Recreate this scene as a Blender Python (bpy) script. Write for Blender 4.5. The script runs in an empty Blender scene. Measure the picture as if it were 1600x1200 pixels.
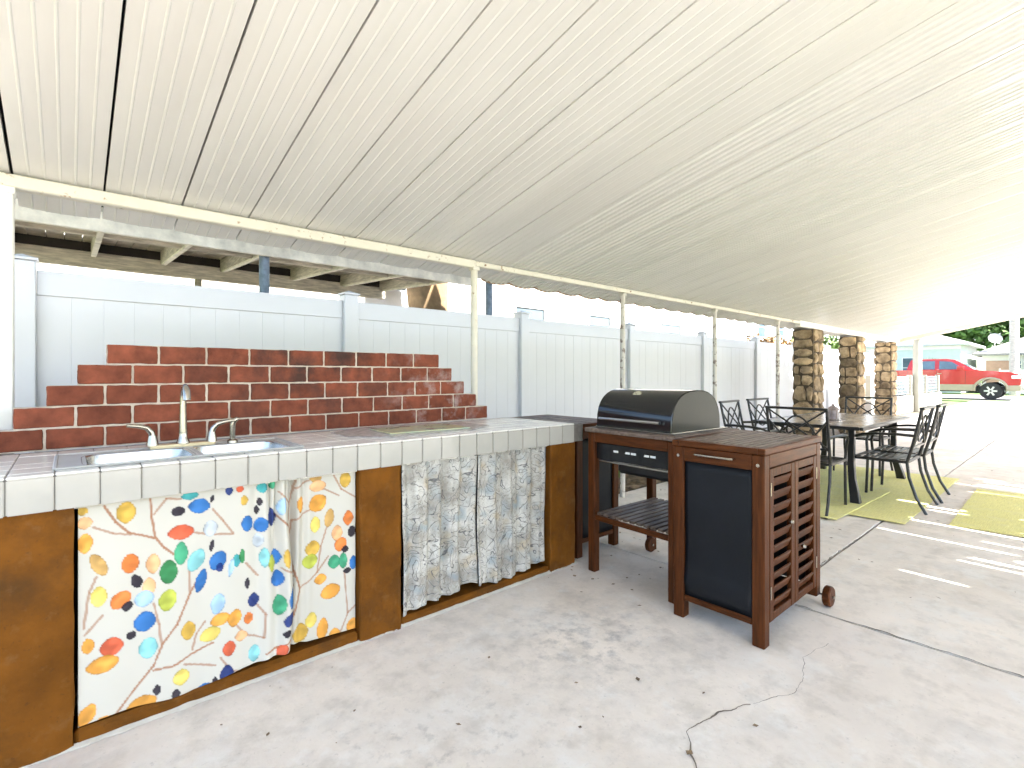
import bpy, bmesh, math, random
from mathutils import Vector, Matrix, noise
random.seed(7)
PI=math.pi; R=math.radians
scn=bpy.context.scene; col=scn.collection
# ---------------------------------------------------------------- camera, sky, sun, exposure
cam=bpy.data.cameras.new('camera'); co=bpy.data.objects.new('camera',cam); col.objects.link(co)
cam.sensor_width=36; cam.lens=36*788/1600; cam.shift_y=-15/1600; cam.clip_start=.05; cam.clip_end=600
co.location=(0,0,1.2); co.rotation_euler=(R(90),0,R(48.7-90)); scn.camera=co
SUN_EL=50; sd=Vector((.26*math.cos(R(SUN_EL)),-.966*math.cos(R(SUN_EL)),math.sin(R(SUN_EL)))).normalized()
w=bpy.data.worlds.new('World'); scn.world=w; w.use_nodes=True
nt=w.node_tree; sky=nt.nodes.new('ShaderNodeTexSky'); sky.sky_type='NISHITA'; sky.sun_disc=False
sky.sun_elevation=R(SUN_EL); sky.sun_rotation=math.atan2(sd.x,sd.y); sky.air_density=1; sky.dust_density=1.5; sky.ozone_density=1
bg=nt.nodes['Background']; nt.links.new(sky.outputs[0],bg.inputs[0]); bg.inputs[1].default_value=.08
sl=bpy.data.lights.new('sun','SUN'); sl.energy=4; sl.angle=R(.5); sl.color=(1,.965,.91)
so=bpy.data.objects.new('sun',sl); col.objects.link(so); so.rotation_euler=sd.to_track_quat('Z','Y').to_euler(); so.location=(0,-20,30)
vs=scn.view_settings; vs.view_transform='Standard'; vs.look='None'; vs.exposure=3.08; vs.gamma=1; vs.use_curve_mapping=False
cy=scn.cycles; cy.max_bounces=6; cy.diffuse_bounces=4; cy.glossy_bounces=3; cy.transmission_bounces=2; cy.volume_bounces=0; cy.caustics_reflective=False; cy.caustics_refractive=False; cy.use_adaptive_sampling=True; cy.adaptive_threshold=.04
# ---------------------------------------------------------------- helpers
class MB:
    def __init__(s,o=(0,0,0)): s.v=[]; s.f=[]; s.o=Vector(o)
    def add(s,vs,fs):
        b=len(s.v); s.v+=[tuple(Vector(p)-s.o) for p in vs]; s.f+=[tuple(b+i for i in f) for f in fs]; return s
    def box(s,x0,x1,y0,y1,z0,z1):
        return s.add([(x0,y0,z0),(x1,y0,z0),(x1,y1,z0),(x0,y1,z0),(x0,y0,z1),(x1,y0,z1),(x1,y1,z1),(x0,y1,z1)],
                     [(3,2,1,0),(4,5,6,7),(0,1,5,4),(1,2,6,5),(2,3,7,6),(3,0,4,7)])
    def bar(s,p,q,w,h,up=(0,0,1)):
        p=Vector(p);q=Vector(q);d=(q-p).normalized();u=Vector(up)
        if abs(d.dot(u))>.98:u=Vector((0,1,0))
        r=d.cross(u).normalized()*(w/2);u=r.cross(d).normalized()*(h/2)
        return s.add([p-r-u,p+r-u,p+r+u,p-r+u,q-r-u,q+r-u,q+r+u,q-r+u],[(0,1,2,3),(7,6,5,4),(4,5,1,0),(5,6,2,1),(6,7,3,2),(7,4,0,3)])
    def tube(s,pts,r,n=8,flat=None):
        pts=[Vector(p) for p in pts]; m=len(pts); rr=r if isinstance(r,(list,tuple)) else [r]*m
        d0=(pts[1]-pts[0]).normalized(); u=d0.orthogonal().normalized(); vs=[];fs=[]
        for i,p in enumerate(pts):
            d=((pts[min(i+1,m-1)]-pts[max(i-1,0)])).normalized(); u=(u-d*u.dot(d)).normalized(); v=d.cross(u)
            for k in range(n):
                a=2*PI*k/n; vs.append(p+(u*math.cos(a)+v*math.sin(a))*rr[i])
        for i in range(m-1):
            for k in range(n): a=i*n+k;b=i*n+(k+1)%n; fs.append((a,b,b+n,a+n))
        fs.append(tuple(range(n-1,-1,-1))); fs.append(tuple((m-1)*n+k for k in range(n)))
        return s.add(vs,fs)
    def lathe(s,prof,c=(0,0,0),n=16,axis='z'):
        vs=[];fs=[];m=len(prof);c=Vector(c)
        for r,h in prof:
            for k in range(n):
                a=2*PI*k/n; x,y=r*math.cos(a),r*math.sin(a)
                vs.append(c+(Vector((x,y,h)) if axis=='z' else Vector((h,x,y)) if axis=='x' else Vector((y,h,x))))
        for i in range(m-1):
            for k in range(n): a=i*n+k;b=i*n+(k+1)%n; fs.append((a,b,b+n,a+n))
        fs.append(tuple(range(n-1,-1,-1))); fs.append(tuple((m-1)*n+k for k in range(n)))
        return s.add(vs,fs)
    def prism(s,poly,ext):   # poly 3d points, extruded by vector
        n=len(poly);e=Vector(ext);vs=[Vector(p) for p in poly]+[Vector(p)+e for p in poly]
        return s.add(vs,[tuple(range(n-1,-1,-1)),tuple(range(n,2*n))]+[(i,(i+1)%n,n+(i+1)%n,n+i) for i in range(n)])
    def mesh(s,name,mat,bevel=0,smooth=False,seg=1):
        me=bpy.data.meshes.new(name); me.from_pydata(s.v,[],s.f)
        bm=bmesh.new(); bm.from_mesh(me); bmesh.ops.recalc_face_normals(bm,faces=bm.faces)
        if bevel: bmesh.ops.bevel(bm,geom=[e for e in bm.edges if len(e.link_faces)==2 and e.calc_face_angle(0)>.5],offset=bevel,segments=seg,affect='EDGES',clamp_overlap=True)
        bm.to_mesh(me); bm.free()
        if smooth:
            for p in me.polygons:p.use_smooth=True
            try: me.set_sharp_from_angle(angle=R(40))
            except Exception: pass
        if mat: me.materials.append(mat)
        return me
    def build(s,name,mat,parent=None,bevel=0,smooth=False,seg=1):
        return link(name,s.mesh(name,mat,bevel,smooth,seg),parent)
def link(name,me,parent=None,loc=None,rz=None,scale=None):
    o=bpy.data.objects.new(name,me); col.objects.link(o)
    if parent: o.parent=parent
    if loc is not None:o.location=loc
    if rz is not None:o.rotation_euler=(0,0,rz)
    if scale is not None:o.scale=scale
    return o
def thing(name,label,cat,loc=(0,0,0),rz=0,group=None):
    o=link(name,None,None,loc,rz); o.empty_display_size=.1; return tag(o,label,cat,group)
def tag(o,label=None,cat=None,group=None,kind=None):
    if label:o['label']=label
    if cat:o['category']=cat
    if group:o['group']=group
    if kind:o['kind']=kind
    return o
def dup(root,loc,rz,label,group=None):
    def cp(o,par):
        c=o.copy(); col.objects.link(c); c.parent=par
        for ch in kids.get(o,[]): cp(ch,c)
        return c
    kids={}
    for o in bpy.data.objects:
        if o.parent: kids.setdefault(o.parent,[]).append(o)
    r=cp(root,None); r.location=loc; r.rotation_euler=(0,0,rz); r['label']=label
    if group:r['group']=group
    return r
def arc(p,q,bulge,n=8):   # points from p to q bulging along vector
    p=Vector(p);q=Vector(q);b=Vector(bulge)
    return [p.lerp(q,i/n)+b*math.sin(PI*i/n) for i in range(n+1)]
# ---------------------------------------------------------------- materials
def M(name,c,rough=.5,metal=0,var=.12,vs=5,c2=None,bump=0,bs=40,st=(1,1,1),world=False,rnd=0,spec=.5,detail=6,lo=.3,hi=.7,coat=0,emit=None):
    m=bpy.data.materials.new(name); m.use_nodes=True; n=m.node_tree.nodes; l=m.node_tree.links
    b=n['Principled BSDF']; b.inputs['Roughness'].default_value=rough; b.inputs['Metallic'].default_value=metal
    b.inputs['Specular IOR Level'].default_value=spec; b.inputs['Coat Weight'].default_value=coat
    if world: src=n.new('ShaderNodeNewGeometry').outputs['Position']
    else: src=n.new('ShaderNodeTexCoord').outputs['Object']
    mp=n.new('ShaderNodeMapping'); mp.inputs['Scale'].default_value=st; l.new(src,mp.inputs[0])
    vec=mp.outputs[0]
    oi=n.new('ShaderNodeObjectInfo')
    if not world:
        ad=n.new('ShaderNodeVectorMath'); ad.operation='ADD'; sc=n.new('ShaderNodeVectorMath'); sc.operation='SCALE'
        cx=n.new('ShaderNodeCombineXYZ'); l.new(oi.outputs['Random'],cx.inputs[0]); l.new(oi.outputs['Random'],cx.inputs[1]); l.new(cx.outputs[0],sc.inputs[0]); sc.inputs['Scale'].default_value=37
        l.new(vec,ad.inputs[0]); l.new(sc.outputs[0],ad.inputs[1]); vec=ad.outputs[0]
    nz=n.new('ShaderNodeTexNoise'); nz.inputs['Scale'].default_value=vs; nz.inputs['Detail'].default_value=detail; nz.inputs['Roughness'].default_value=.6
    l.new(vec,nz.inputs['Vector'])
    cr=n.new('ShaderNodeValToRGB'); cr.color_ramp.elements[0].position=lo; cr.color_ramp.elements[1].position=hi
    a=[max(0,x*(1-var)) for x in c]; bb=c2 if c2 else [min(1,x*(1+var)) for x in c]
    cr.color_ramp.elements[0].color=(*a,1); cr.color_ramp.elements[1].color=(*bb,1)
    l.new(nz.outputs['Fac'],cr.inputs[0]); out=cr.outputs[0]
    if rnd:
        hs=n.new('ShaderNodeHueSaturation'); mr=n.new('ShaderNodeMapRange'); mr.inputs['To Min'].default_value=1-rnd; mr.inputs['To Max'].default_value=1+rnd
        l.new(oi.outputs['Random'],mr.inputs[0]); l.new(mr.outputs[0],hs.inputs['Value']); l.new(out,hs.inputs['Color']); out=hs.outputs[0]
    l.new(out,b.inputs['Base Color'])
    if bump:
        nb=n.new('ShaderNodeTexNoise'); nb.inputs['Scale'].default_value=bs; nb.inputs['Detail'].default_value=5; l.new(vec,nb.inputs['Vector'])
        bp=n.new('ShaderNodeBump'); bp.inputs['Strength'].default_value=bump; bp.inputs['Distance'].default_value=.01; l.new(nb.outputs['Fac'],bp.inputs['Height']); l.new(bp.outputs[0],b.inputs['Normal'])
    m['out']=0
    return m
def nodes(m): return m.node_tree.nodes,m.node_tree.links,m.node_tree.nodes['Principled BSDF']
def blend_world(m,c,scale,lo,hi,amount=1,mask=None):
    """adds a stain colour over the base colour by world-position noise; mask=(centre, radius) limits it to a blotch"""
    n,l,b=nodes(m); old=b.inputs['Base Color'].links[0].from_socket
    g=n.new('ShaderNodeNewGeometry'); nz=n.new('ShaderNodeTexNoise'); nz.inputs['Scale'].default_value=scale; nz.inputs['Detail'].default_value=8; nz.inputs['Roughness'].default_value=.65
    l.new(g.outputs['Position'],nz.inputs['Vector'])
    mr=n.new('ShaderNodeMapRange'); mr.inputs['From Min'].default_value=lo; mr.inputs['From Max'].default_value=hi; mr.inputs['To Max'].default_value=amount; l.new(nz.outputs['Fac'],mr.inputs[0]); fac=mr.outputs[0]
    if mask:
        d=n.new('ShaderNodeVectorMath'); d.operation='DISTANCE'; l.new(g.outputs['Position'],d.inputs[0]); d.inputs[1].default_value=mask[0]
        m2=n.new('ShaderNodeMapRange'); m2.inputs['From Min'].default_value=mask[1]; m2.inputs['From Max'].default_value=mask[1]*.2; l.new(d.outputs['Value'],m2.inputs[0])
        mu=n.new('ShaderNodeMath'); mu.operation='MULTIPLY'; l.new(fac,mu.inputs[0]); l.new(m2.outputs[0],mu.inputs[1]); fac=mu.outputs[0]
    mx=n.new('ShaderNodeMix'); mx.data_type='RGBA'; l.new(fac,mx.inputs[0]); l.new(old,mx.inputs[6]); mx.inputs[7].default_value=(*c,1)
    l.new(mx.outputs[2],b.inputs['Base Color'])
concrete=M('concrete',(.80,.725,.645),.75,var=.16,vs=1.1,world=True,bump=.25,bs=30,spec=.3,detail=10)
blend_world(concrete,(.79,.76,.715),3.1,.5,.7,.8)
blend_world(concrete,(.55,.505,.455),2.3,.52,.7,.65)
blend_world(concrete,(.58,.48,.37),.9,.50,.7,.5)
blend_world(concrete,(.22,.21,.21),13,.48,.68,.6,((1.75,1.5,0),.5))
blend_world(concrete,(.26,.245,.23),17,.54,.72,.5,((.9,1.3,0),.7))
blend_world(concrete,(.48,.43,.37),7,.5,.66,.4)
blend_world(concrete,(.82,.80,.765),9,.56,.7,.5)
blend_world(concrete,(.34,.31,.28),45,.6,.7,.35)
drivem=M('driveway_concrete',(.36,.345,.32),.8,var=.15,vs=1.3,world=True,bump=.25,bs=30,spec=.25)
crackm=M('crack_dirt',(.20,.165,.13),.9,var=.4,vs=30,world=True)
dirt=M('dirt',(.13,.10,.07),.95,var=.3,vs=9,world=True,bump=.5,bs=60)
grassm=M('grass_ground',(.10,.16,.045),.9,var=.35,vs=3,world=True,bump=.6,bs=90)
asphalt=M('asphalt',(.16,.155,.15),.85,var=.15,vs=2,world=True,bump=.2,bs=120)
roofm=M('painted_aluminium_pan',(.785,.765,.73),.21,var=.05,vs=1.2,st=(3,.6,1),bump=.035,bs=7,spec=.5,world=True)
beamm=M('cream_beam_paint',(.70,.65,.55),.5,var=.06,vs=8,world=True,bump=.1)
blend_world(beamm,(.33,.19,.09),22,.62,.68,.8)
whitep=M('white_paint',(.80,.78,.73),.45,var=.05,vs=4,world=True,bump=.08)
rustpost=M('flaking_post_paint',(.62,.58,.52),.6,var=.1,vs=7,world=True,bump=.3,bs=50)
blend_world(rustpost,(.20,.15,.12),16,.54,.6,.9)
rust=M('rusty_edge',(.30,.19,.12),.8,var=.3,vs=15,world=True)
vinyl=M('white_vinyl',(.665,.668,.695),.32,var=.02,vs=2,world=True,spec=.5)
dark=M('dark_void',(.02,.02,.02),.9)  # near-black stand-in for the shade inside gaps and openings
brick=M('red_brick',(.205,.058,.031),.85,var=.35,vs=14,bump=.35,bs=70,rnd=.14,spec=.25)
blend_world(brick,(.035,.027,.024),5,.42,.6,.85,((1.0,2.75,1.40),.8))
blend_world(brick,(.50,.42,.40),9,.50,.7,.75,((1.85,2.75,1.03),.5))
mortar=M('mortar',(.58,.50,.41),.9,var=.15,vs=25,bump=.4,bs=120,world=True)
stucco=M('brown_painted_stucco',(.15,.054,.006),.65,var=.3,vs=5,world=True,bump=.8,bs=11,spec=.1)
blend_world(stucco,(.055,.028,.010),3.3,.5,.68,.65)
blend_world(stucco,(.20,.10,.035),16,.56,.7,.4)
blend_world(stucco,(.05,.026,.012),60,.6,.68,.4)
caulk=M('white_caulk',(.50,.46,.39),.8,var=.1,vs=20,world=True,bump=.3)
tilet=M('ivory_tile_lit_top',(.78,.75,.70),.2,var=.05,vs=6,rnd=.04,spec=.55)  # same ivory as the edge tile, extra brightness painted in for the top
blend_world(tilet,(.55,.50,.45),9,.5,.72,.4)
tilem=M('ivory_tile',(.43,.41,.365),.09,var=.04,vs=6,rnd=.03,spec=.55)  # darker copy of the same tile for the strongly lit edge
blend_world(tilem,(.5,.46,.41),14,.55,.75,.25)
grout=M('dark_grout',(.17,.15,.13),.9,var=.2,vs=40,world=True)
steel=M('stainless_steel',(.50,.49,.47),.26,1,var=.06,vs=5,st=(1,14,14),bump=.02,bs=90)
rimsteel=M('satin_sink_rim',(.50,.50,.49),.5,.35,var=.06,vs=8,spec=.3)
chrome=M('brushed_nickel',(.42,.385,.33),.26,1,var=.04)
wood=M('oiled_brown_wood',(.080,.0235,.006),.42,var=.45,vs=7,st=(9,9,.9),bump=.12,bs=25,rnd=.12,spec=.14)
woodh=M('oiled_brown_wood_rail',(.084,.025,.0065),.42,var=.45,vs=7,st=(1.2,1.2,9),bump=.12,bs=25,rnd=.12,spec=.14)
woodtop=M('weathered_slat_wood',(.105,.062,.043),.5,var=.4,vs=8,c2=(.22,.16,.125),st=(6,1.2,6),bump=.15,bs=30,rnd=.2)
woodtopx=M('weathered_slat_wood_cross',(.105,.062,.043),.5,var=.4,vs=8,c2=(.22,.16,.125),st=(1.2,6,6),bump=.15,bs=30,rnd=.2)
blackfab=M('black_coated_fabric',(.006,.007,.0095),.55,spec=.25,var=.3,vs=4,bump=.12,bs=18)
enamel=M('black_enamel',(.008,.009,.011),.12,var=.1,spec=.6)
enamelend=M('lid_end_reflection',(.02,.017,.010),.4,spec=.3,metal=0,var=.2)  # olive-bronze reflection on the lid end put into the base colour
blackm=M('black_powder_coat',(.012,.012,.013),.38,var=.2)
whitemark=M('white_print',(.75,.75,.72),.5,var=.02)
greyw=M('weathered_grey_lumber',(.50,.45,.37),.85,var=.35,vs=6,st=(1,1,7),bump=.4,bs=30,rnd=.15)
palew=M('weathered_pale_lumber',(.72,.67,.57),.85,var=.25,vs=6,bump=.4,bs=30,rnd=.1)
bluepipe=M('blue_grey_steel_pipe',(.16,.20,.25),.5,.4,var=.3,vs=14)
stuccow=M('white_house_stucco',(.72,.70,.66),.85,var=.05,vs=3,world=True,bump=.4,bs=22)
paleblue=M('pale_blue_house_wall',(.62,.70,.78),.8,var=.05,world=True)
teal=M('pale_teal_siding',(.56,.62,.58),.7,var=.06,world=True)
shingle=M('grey_shingles',(.30,.28,.26),.9,var=.3,vs=6,st=(1,1,3),world=True,bump=.5,bs=25)
whiteroof=M('pale_roof_sheet',(.62,.62,.60),.6,var=.08,world=True)
glass=M('window_glass',(.10,.14,.18),.06,var=.3,vs=2,spec=.9)
blind=M('window_blind',(.10,.13,.15),.15,var=.08,vs=6)
bark=M('tree_bark',(.22,.16,.10),.9,var=.45,vs=5,st=(1,1,.4),bump=.9,bs=12)
leafm=M('green_foliage',(.11,.20,.05),.6,var=.45,vs=1.3,world=True)
leafy=M('bright_green_foliage',(.12,.18,.04),.6,var=.4,vs=1.5,world=True)
litter=M('dry_leaf',(.19,.115,.055),.85,var=.5,vs=5,c2=(.36,.26,.16),world=True)
redp=M('red_car_paint',(.50,.025,.022),.25,var=.05,coat=.8)
tanp=M('tan_car_trim',(.42,.34,.24),.4,var=.06)
bluep=M('blue_car_paint',(.07,.17,.36),.25,var=.05,coat=.7)
rubber=M('tyre_rubber',(.03,.028,.026),.85,var=.2)
alu=M('wheel_alloy',(.6,.6,.6),.3,.9,var=.05)
lampg=M('headlamp_lens',(.75,.78,.8),.1,var=.05)
stonem=M('tan_field_stone',(.25,.17,.09),.85,var=.5,vs=6,c2=(.50,.37,.22),bump=.7,bs=22,rnd=.42)
stonemortar=M('dark_stone_mortar',(.10,.075,.05),.95,var=.25,vs=20,world=True)
ironm=M('black_wrought_metal',(.014,.013,.012),.33,var=.25,spec=.5)
stonetop=M('tan_tile_table_top',(.36,.30,.23),.22,var=.15,vs=9,rnd=.06)
rugm=M('yellow_woven_mat',(.88,.80,.32),.9,var=.16,vs=3,st=(3,60,1),world=True,bump=.5,bs=60)
blend_world(rugm,(.86,.80,.45),5,.5,.7,.5)
# ---------------------------------------------------------------- ground
def sheet(name,x0,x1,y0,y1,z,mat): 
    o=MB().add([(x0,y0,z),(x1,y0,z),(x1,y1,z),(x0,y1,z)],[(0,1,2,3)]).build(name,mat); return tag(o,kind='structure')
sheet('ground',-200,300,-250,250,-.06,grassm)
sheet('planting_bed',-4,24,3.1,9,-.012,dirt)
patio=sheet('patio',-10.6,31,-11,3.12,-.03,dirt)
def slab(x0,x1,y0,y1,mat=None):
    n=max(2,int((x1-x0)/.25)); m=max(2,int((y1-y0)/.25)); g=.006
    def ring():
        pts=[(x0+(x1-x0)*i/n,y0) for i in range(n)]+[(x1,y0+(y1-y0)*i/m) for i in range(m)]+[(x1-(x1-x0)*i/n,y1) for i in range(n)]+[(x0,y1-(y1-y0)*i/m) for i in range(m)]
        return pts
    P=[(px+noise.noise((px*2.3,py*2.3,1))*g,py+noise.noise((px*2.3,py*2.3,9))*g) for px,py in ring()]
    MB().prism([(a,b,-.1) for a,b in P],(0,0,.1)).build('concrete_slab',mat or (drivem if x0>15 or y1<-3 else concrete),patio,bevel=.004)
for a in [(-2,2.835,-3,3.1),(2.848,8.9,-3,1.092),(2.848,8.9,1.106,3.1),(8.914,15.1,-3,1.092),(8.914,15.1,1.106,3.1),(15.114,22,-3,3.4),(22.014,31,-3,3.4),(-4.5,4,-11,-3.014),(4.014,13,-11,-3.014),(13.014,22,-11,-3.014),(22.014,31,-11,-3.014)]: slab(*a)
for a in [(-10.5,-4.514,-11,-3.014),(-10.5,-2.014,-3,-.8)]: slab(*a)  # added out of view, like the rear row above, to bounce sunlight
def crack(pts,w):
    vs=[];L=[]
    for (a,b),(c,d) in zip(pts,pts[1:]):
        n=max(2,int(math.hypot(c-a,d-b)/.012))
        L+=[(a+(c-a)*i/n,b+(d-b)*i/n) for i in range(n)]
    L=[(x+noise.noise((x*14,y*14,0))*.018+random.uniform(-.002,.002),y+noise.noise((x*14,y*14,5))*.018+random.uniform(-.002,.002)) for x,y in L]
    fs=[]
    for i,(x,y) in enumerate(L):
        q=L[min(i+1,len(L)-1)];p=L[max(i-1,0)];d=Vector((q[0]-p[0],q[1]-p[1]));d=d.normalized() if d.length>0 else Vector((1,0))
        ww=w*(.25+1.1*abs(noise.noise((x*9,y*9,3))))
        vs+=[(x-d.y*ww,y+d.x*ww,.0022),(x+d.y*ww,y-d.x*ww,.0022)]
        if i: fs.append((2*i-2,2*i-1,2*i+1,2*i))
    MB().add(vs,fs).build('crack',crackm,patio)
crack([(1.36,.70),(1.45,.80),(1.56,.885),(1.72,.86),(1.87,.80)],.0045)
crack([(1.87,.80),(2.1,.72),(2.2,.74),(2.34,.79),(2.55,.76)],.0016)
crack([(2.84,1.0),(2.845,.6),(2.84,.2),(2.84,-.3)],.006)
crack([(3.0,1.1),(3.6,1.1),(4.4,1.1)],.005)
crack([(.55,1.15),(.62,1.02),(.60,.9)],.0012)
sheet('verge',31.1,32.4,-60,60,-.02,grassm); sheet('street',32.4,40,-120,120,-.025,asphalt)
# ---------------------------------------------------------------- patio roof
SL=.215
def zr(y): return 2.055+(3-y)*SL
roof=thing('patio_roof','sloping cream ribbed metal patio roof covering the whole terrace','roof',(0,3,0))
W=.305
def pan_mesh(wavy,y1):
    prof=[(.003,.03),(.003,0)]; rb,rw=(.0095,.011) if wavy else (.0025,.0055)
    for i in range(1,6):
        x=W*i/6; prof+=[(x-rw,0),(x-rw*.4,-rb),(x+rw*.4,-rb),(x+rw,0)]
    prof+=[(W-.005,0),(W-.005,.03)]
    ys=[3.30,3.27,3.2,3.1,3.0,2.0,1,0,-.9,y1]; m=MB((0,3,0)); vs=[];fs=[];n=len(prof)
    for j,y in enumerate(ys):
        k=max(0,(y-3.05)/.25)**2
        for x,z in prof:
            s=-(.019 if wavy else .008)*k*math.sin(PI*x/W)
            vs.append((x,y,zr(y)+z+s))
    for j in range(len(ys)-1):
        for i in range(n-1): a=j*n+i; fs.append((a,a+1,a+1+n,a+n))
    return m.add(vs,fs).mesh('roof_panel',roofm)
pm=[pan_mesh(False,-6.5),pan_mesh(True,-1.0)]
em=MB((0,3,0)); 
for i in range(13):
    x=W*i/12
    em.add([],[])
vs=[];fs=[]
for i in range(13):
    x=W*i/12; s=-.019*math.sin(PI*x/W); z=zr(3.30)+s
    vs+=[(x,3.302,z+.012),(x,3.302,z-.012),(x,3.309,z-.012),(x,3.309,z+.012)]
    if i:
        b=4*i-4
        for k in range(4): fs.append((b+k,b+(k+1)%4,b+4+(k+1)%4,b+4+k))
edge_me=MB((0,3,0)).add(vs,fs).mesh('drip_edge',rust)
x=.125-W*3; k=0
while x<15.0:
    p=link('roof_panel',pm[1 if x>2.3 else 0],roof,(x,0,random.uniform(-.0015,.0015)))
    p.scale=(1-random.choice([0,0,.004,.012]),1,1)
    if x>2.3: link('drip_edge',edge_me,p)
    x+=W; k+=1
XE=x
YO=-1.0
def strip(x0,x1,y0,y1,dz,name,mat):
    q=[(x0,y0),(x1,y0),(x1,y1),(x0,y1)]
    return MB((0,3,0)).add([(a_,b_,zr(b_)+dz) for a_,b_ in q]+[(a_,b_,zr(b_)+dz+.03) for a_,b_ in q],[(3,2,1,0),(4,5,6,7),(0,1,5,4),(1,2,6,5),(2,3,7,6),(3,0,4,7)]).build(name,mat,roof)
strip(-.79,XE,YO,3.28,.05,'sun_block_sheet',dark)  # opaque sheet added above the pans to stop sun leaking through seams
strip(-.79,3.7,-6.5,YO-.002,.05,'sun_block_sheet',dark)  # unseen roof extension, added to keep sun off the near floor
rq=random.Random(5); x=3.702  # unseen slats with narrow slits, added to throw sun streaks on the floor
while x<9.3:
    wd=rq.uniform(.12,.3); y=YO-.002
    while y>-6.49:
        y2=max(-6.5,y-rq.uniform(.25,.8)); gp=rq.choice([0,0,0,0,0,.02,.035,.055]) if y<-1.2 and x>4.2 else 0
        strip(x,x+wd-gp,y2,y-.001,.05,'sun_streak_slat',dark); y=y2
    x+=wd+.0005
strip(x,XE,-2.9,YO-.002,.05,'sun_block_sheet',dark)  # added extension out of view, shorter so sun reaches the far floor
MB((0,3,0)).box(-.8,2.26,2.975,3.03,1.985,2.043).build('eave_beam',beamm,roof,bevel=.006); MB((0,3,0)).box(2.262,8.66,2.98,3.02,2.0,2.041).build('eave_beam',beamm,roof,bevel=.006)
for i in range(5): MB((0,3,0)).lathe([(.007,0),(.007,.012)],(2.35+.33*(i%2)+i*1.5,2.972,2.02),8,'y').build('bolt',rust,roof)
MB((0,3,0)).box(8.662,15.05,2.97,3.05,1.96,2.05).build('fascia_board',whitep,roof,bevel=.006)
o=MB((0,3,0)); o.add([(XE,3.05,1.95),(XE+.07,3.05,1.95),(XE+.07,-1.7,zr(-1.7)-.12),(XE,-1.7,zr(-1.7)-.12),(XE,3.05,2.1),(XE+.07,3.05,2.1),(XE+.07,-1.7,zr(-1.7)+.04),(XE,-1.7,zr(-1.7)+.04)],[(0,1,2,3),(4,5,6,7),(0,1,5,4),(1,2,6,5),(2,3,7,6),(3,0,4,7)]).build('end_beam',beamm,roof)
# roof posts
def post(x,y,r,mat,label,ztop=2.0,square=False):
    t=thing('roof_post',label,'post',(x,y,0),0,'roof posts')
    m=MB()
    if square: m.box(-r,r,-r,r,0,ztop)
    else: m.lathe([(r,0),(r,ztop)],n=14)
    m.build('shaft',mat,t,bevel=.004 if square else 0,smooth=not square)
    MB().box(-r*1.15,r*1.15,-r*1.15,r*1.15,ztop-.03,ztop-.002).build('bracket',mat,t,bevel=.003)
    return t
post(-.215,3.0,.04,whitep,'square white post at the left edge of the picture',1.985,True)
post(2.262,3.0,.026,beamm,'round cream post behind the end of the brick backsplash')
post(4.08,3.0,.025,rustpost,'flaking grey post behind the grill')
post(5.94,3.0,.025,rustpost,'flaking post to the right of the grill lid')
post(7.85,3.0,.026,rustpost,'thin flaking post nearest the stone columns')
# ---------------------------------------------------------------- vinyl fence
fence=thing('vinyl_fence','white vinyl privacy fence behind the counter','fence',(0,4.3,0))
bm_=MB().box(-.0812,.0812,-.011,.011,.12,1.70).mesh('board',vinyl,bevel=.0018)
pmn=MB().box(-.064,.064,-.064,.064,0,1.895).mesh('post',vinyl,bevel=.006); cmn=MB().box(-.074,.074,-.074,.074,1.897,1.912).add([(-.066,-.066,1.912),(.066,-.066,1.912),(.066,.066,1.912),(-.066,.066,1.912),(0,0,1.94)],[(0,1,4),(1,2,4),(2,3,4),(3,0,4)]).mesh('cap',vinyl)
P0=-.215;SP=2.073
for i in range(11):
    px=P0+SP*i
    p=link('post',pmn,fence,(px,0,0)); link('cap',cmn,p)
    if i<10:
        MB().box(px+.066,px+SP-.066,-.025,.025,1.69,1.845).build('top_rail',vinyl,fence,bevel=.004)
        MB().box(px+.066,px+SP-.066,-.025,.025,.04,.14).build('bottom_rail',vinyl,fence,bevel=.004)
        for k in range(12):
            bx=px+.064+(SP-.128)*(k+.5)/12
            link('board',bm_,fence,(bx,random.uniform(-.001,.001),0))

for x,q in ((-.6,'camera end'),(7.2,'middle'),(14.9,'street end')): post(x,-1.55 if x>14 else -6.4,.05,whitep,"tall white post at the "+q+" of the roof's high side",2.95 if x>14 else 4.0,True)
# ---------------------------------------------------------------- brick backsplash
bw=thing('brick_backsplash','stepped red brick backsplash wall behind the counter','brick wall',(1,2.8,.89))
bp=.1935; bh=.0885
bmes=[]
for v_ in range(5):
    me_=MB().box(-.092,.092,0,.09,0,.0805).mesh('brick',brick,bevel=.0035)
    b_=bmesh.new(); b_.from_mesh(me_); bmesh.ops.subdivide_edges(b_,edges=[e for e in b_.edges if e.calc_length()>.05],cuts=5,use_grid_fill=True)
    for q_ in b_.verts: q_.co+=Vector((noise.noise(q_.co*45+Vector((v_*7,0,0))),.8*noise.noise(q_.co*30+Vector((v_*7,5,0))),noise.noise(q_.co*45+Vector((v_*7,0,9)))))*.0028
    b_.to_mesh(me_); b_.free(); bmes.append(me_)
def brow(r):  # r=0 is the top row
    return .12-.0968*r, 1.825+.102*r
for r in range(5):
    x0,x1=brow(r); z=.89+(4-r)*bh+.004
    if r==4: x0=-.46
    n=round((x1-x0)/bp); pw=(x1-x0)/n
    for i in range(n):
        b=link('brick',random.choice(bmes),bw,(x0+pw*(i+.5)-1,random.uniform(-.0025,.0025),z-.89)); b.rotation_euler=(0,random.uniform(-.006,.006),random.uniform(-.006,.006)); b.scale=(pw/bp,1,1)
    MB((1,2.8,.89)).box(x0+.004,x1-.004,2.806,2.888,z-.006,z+bh-.0065).build('mortar_bed',mortar,bw)
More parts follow.
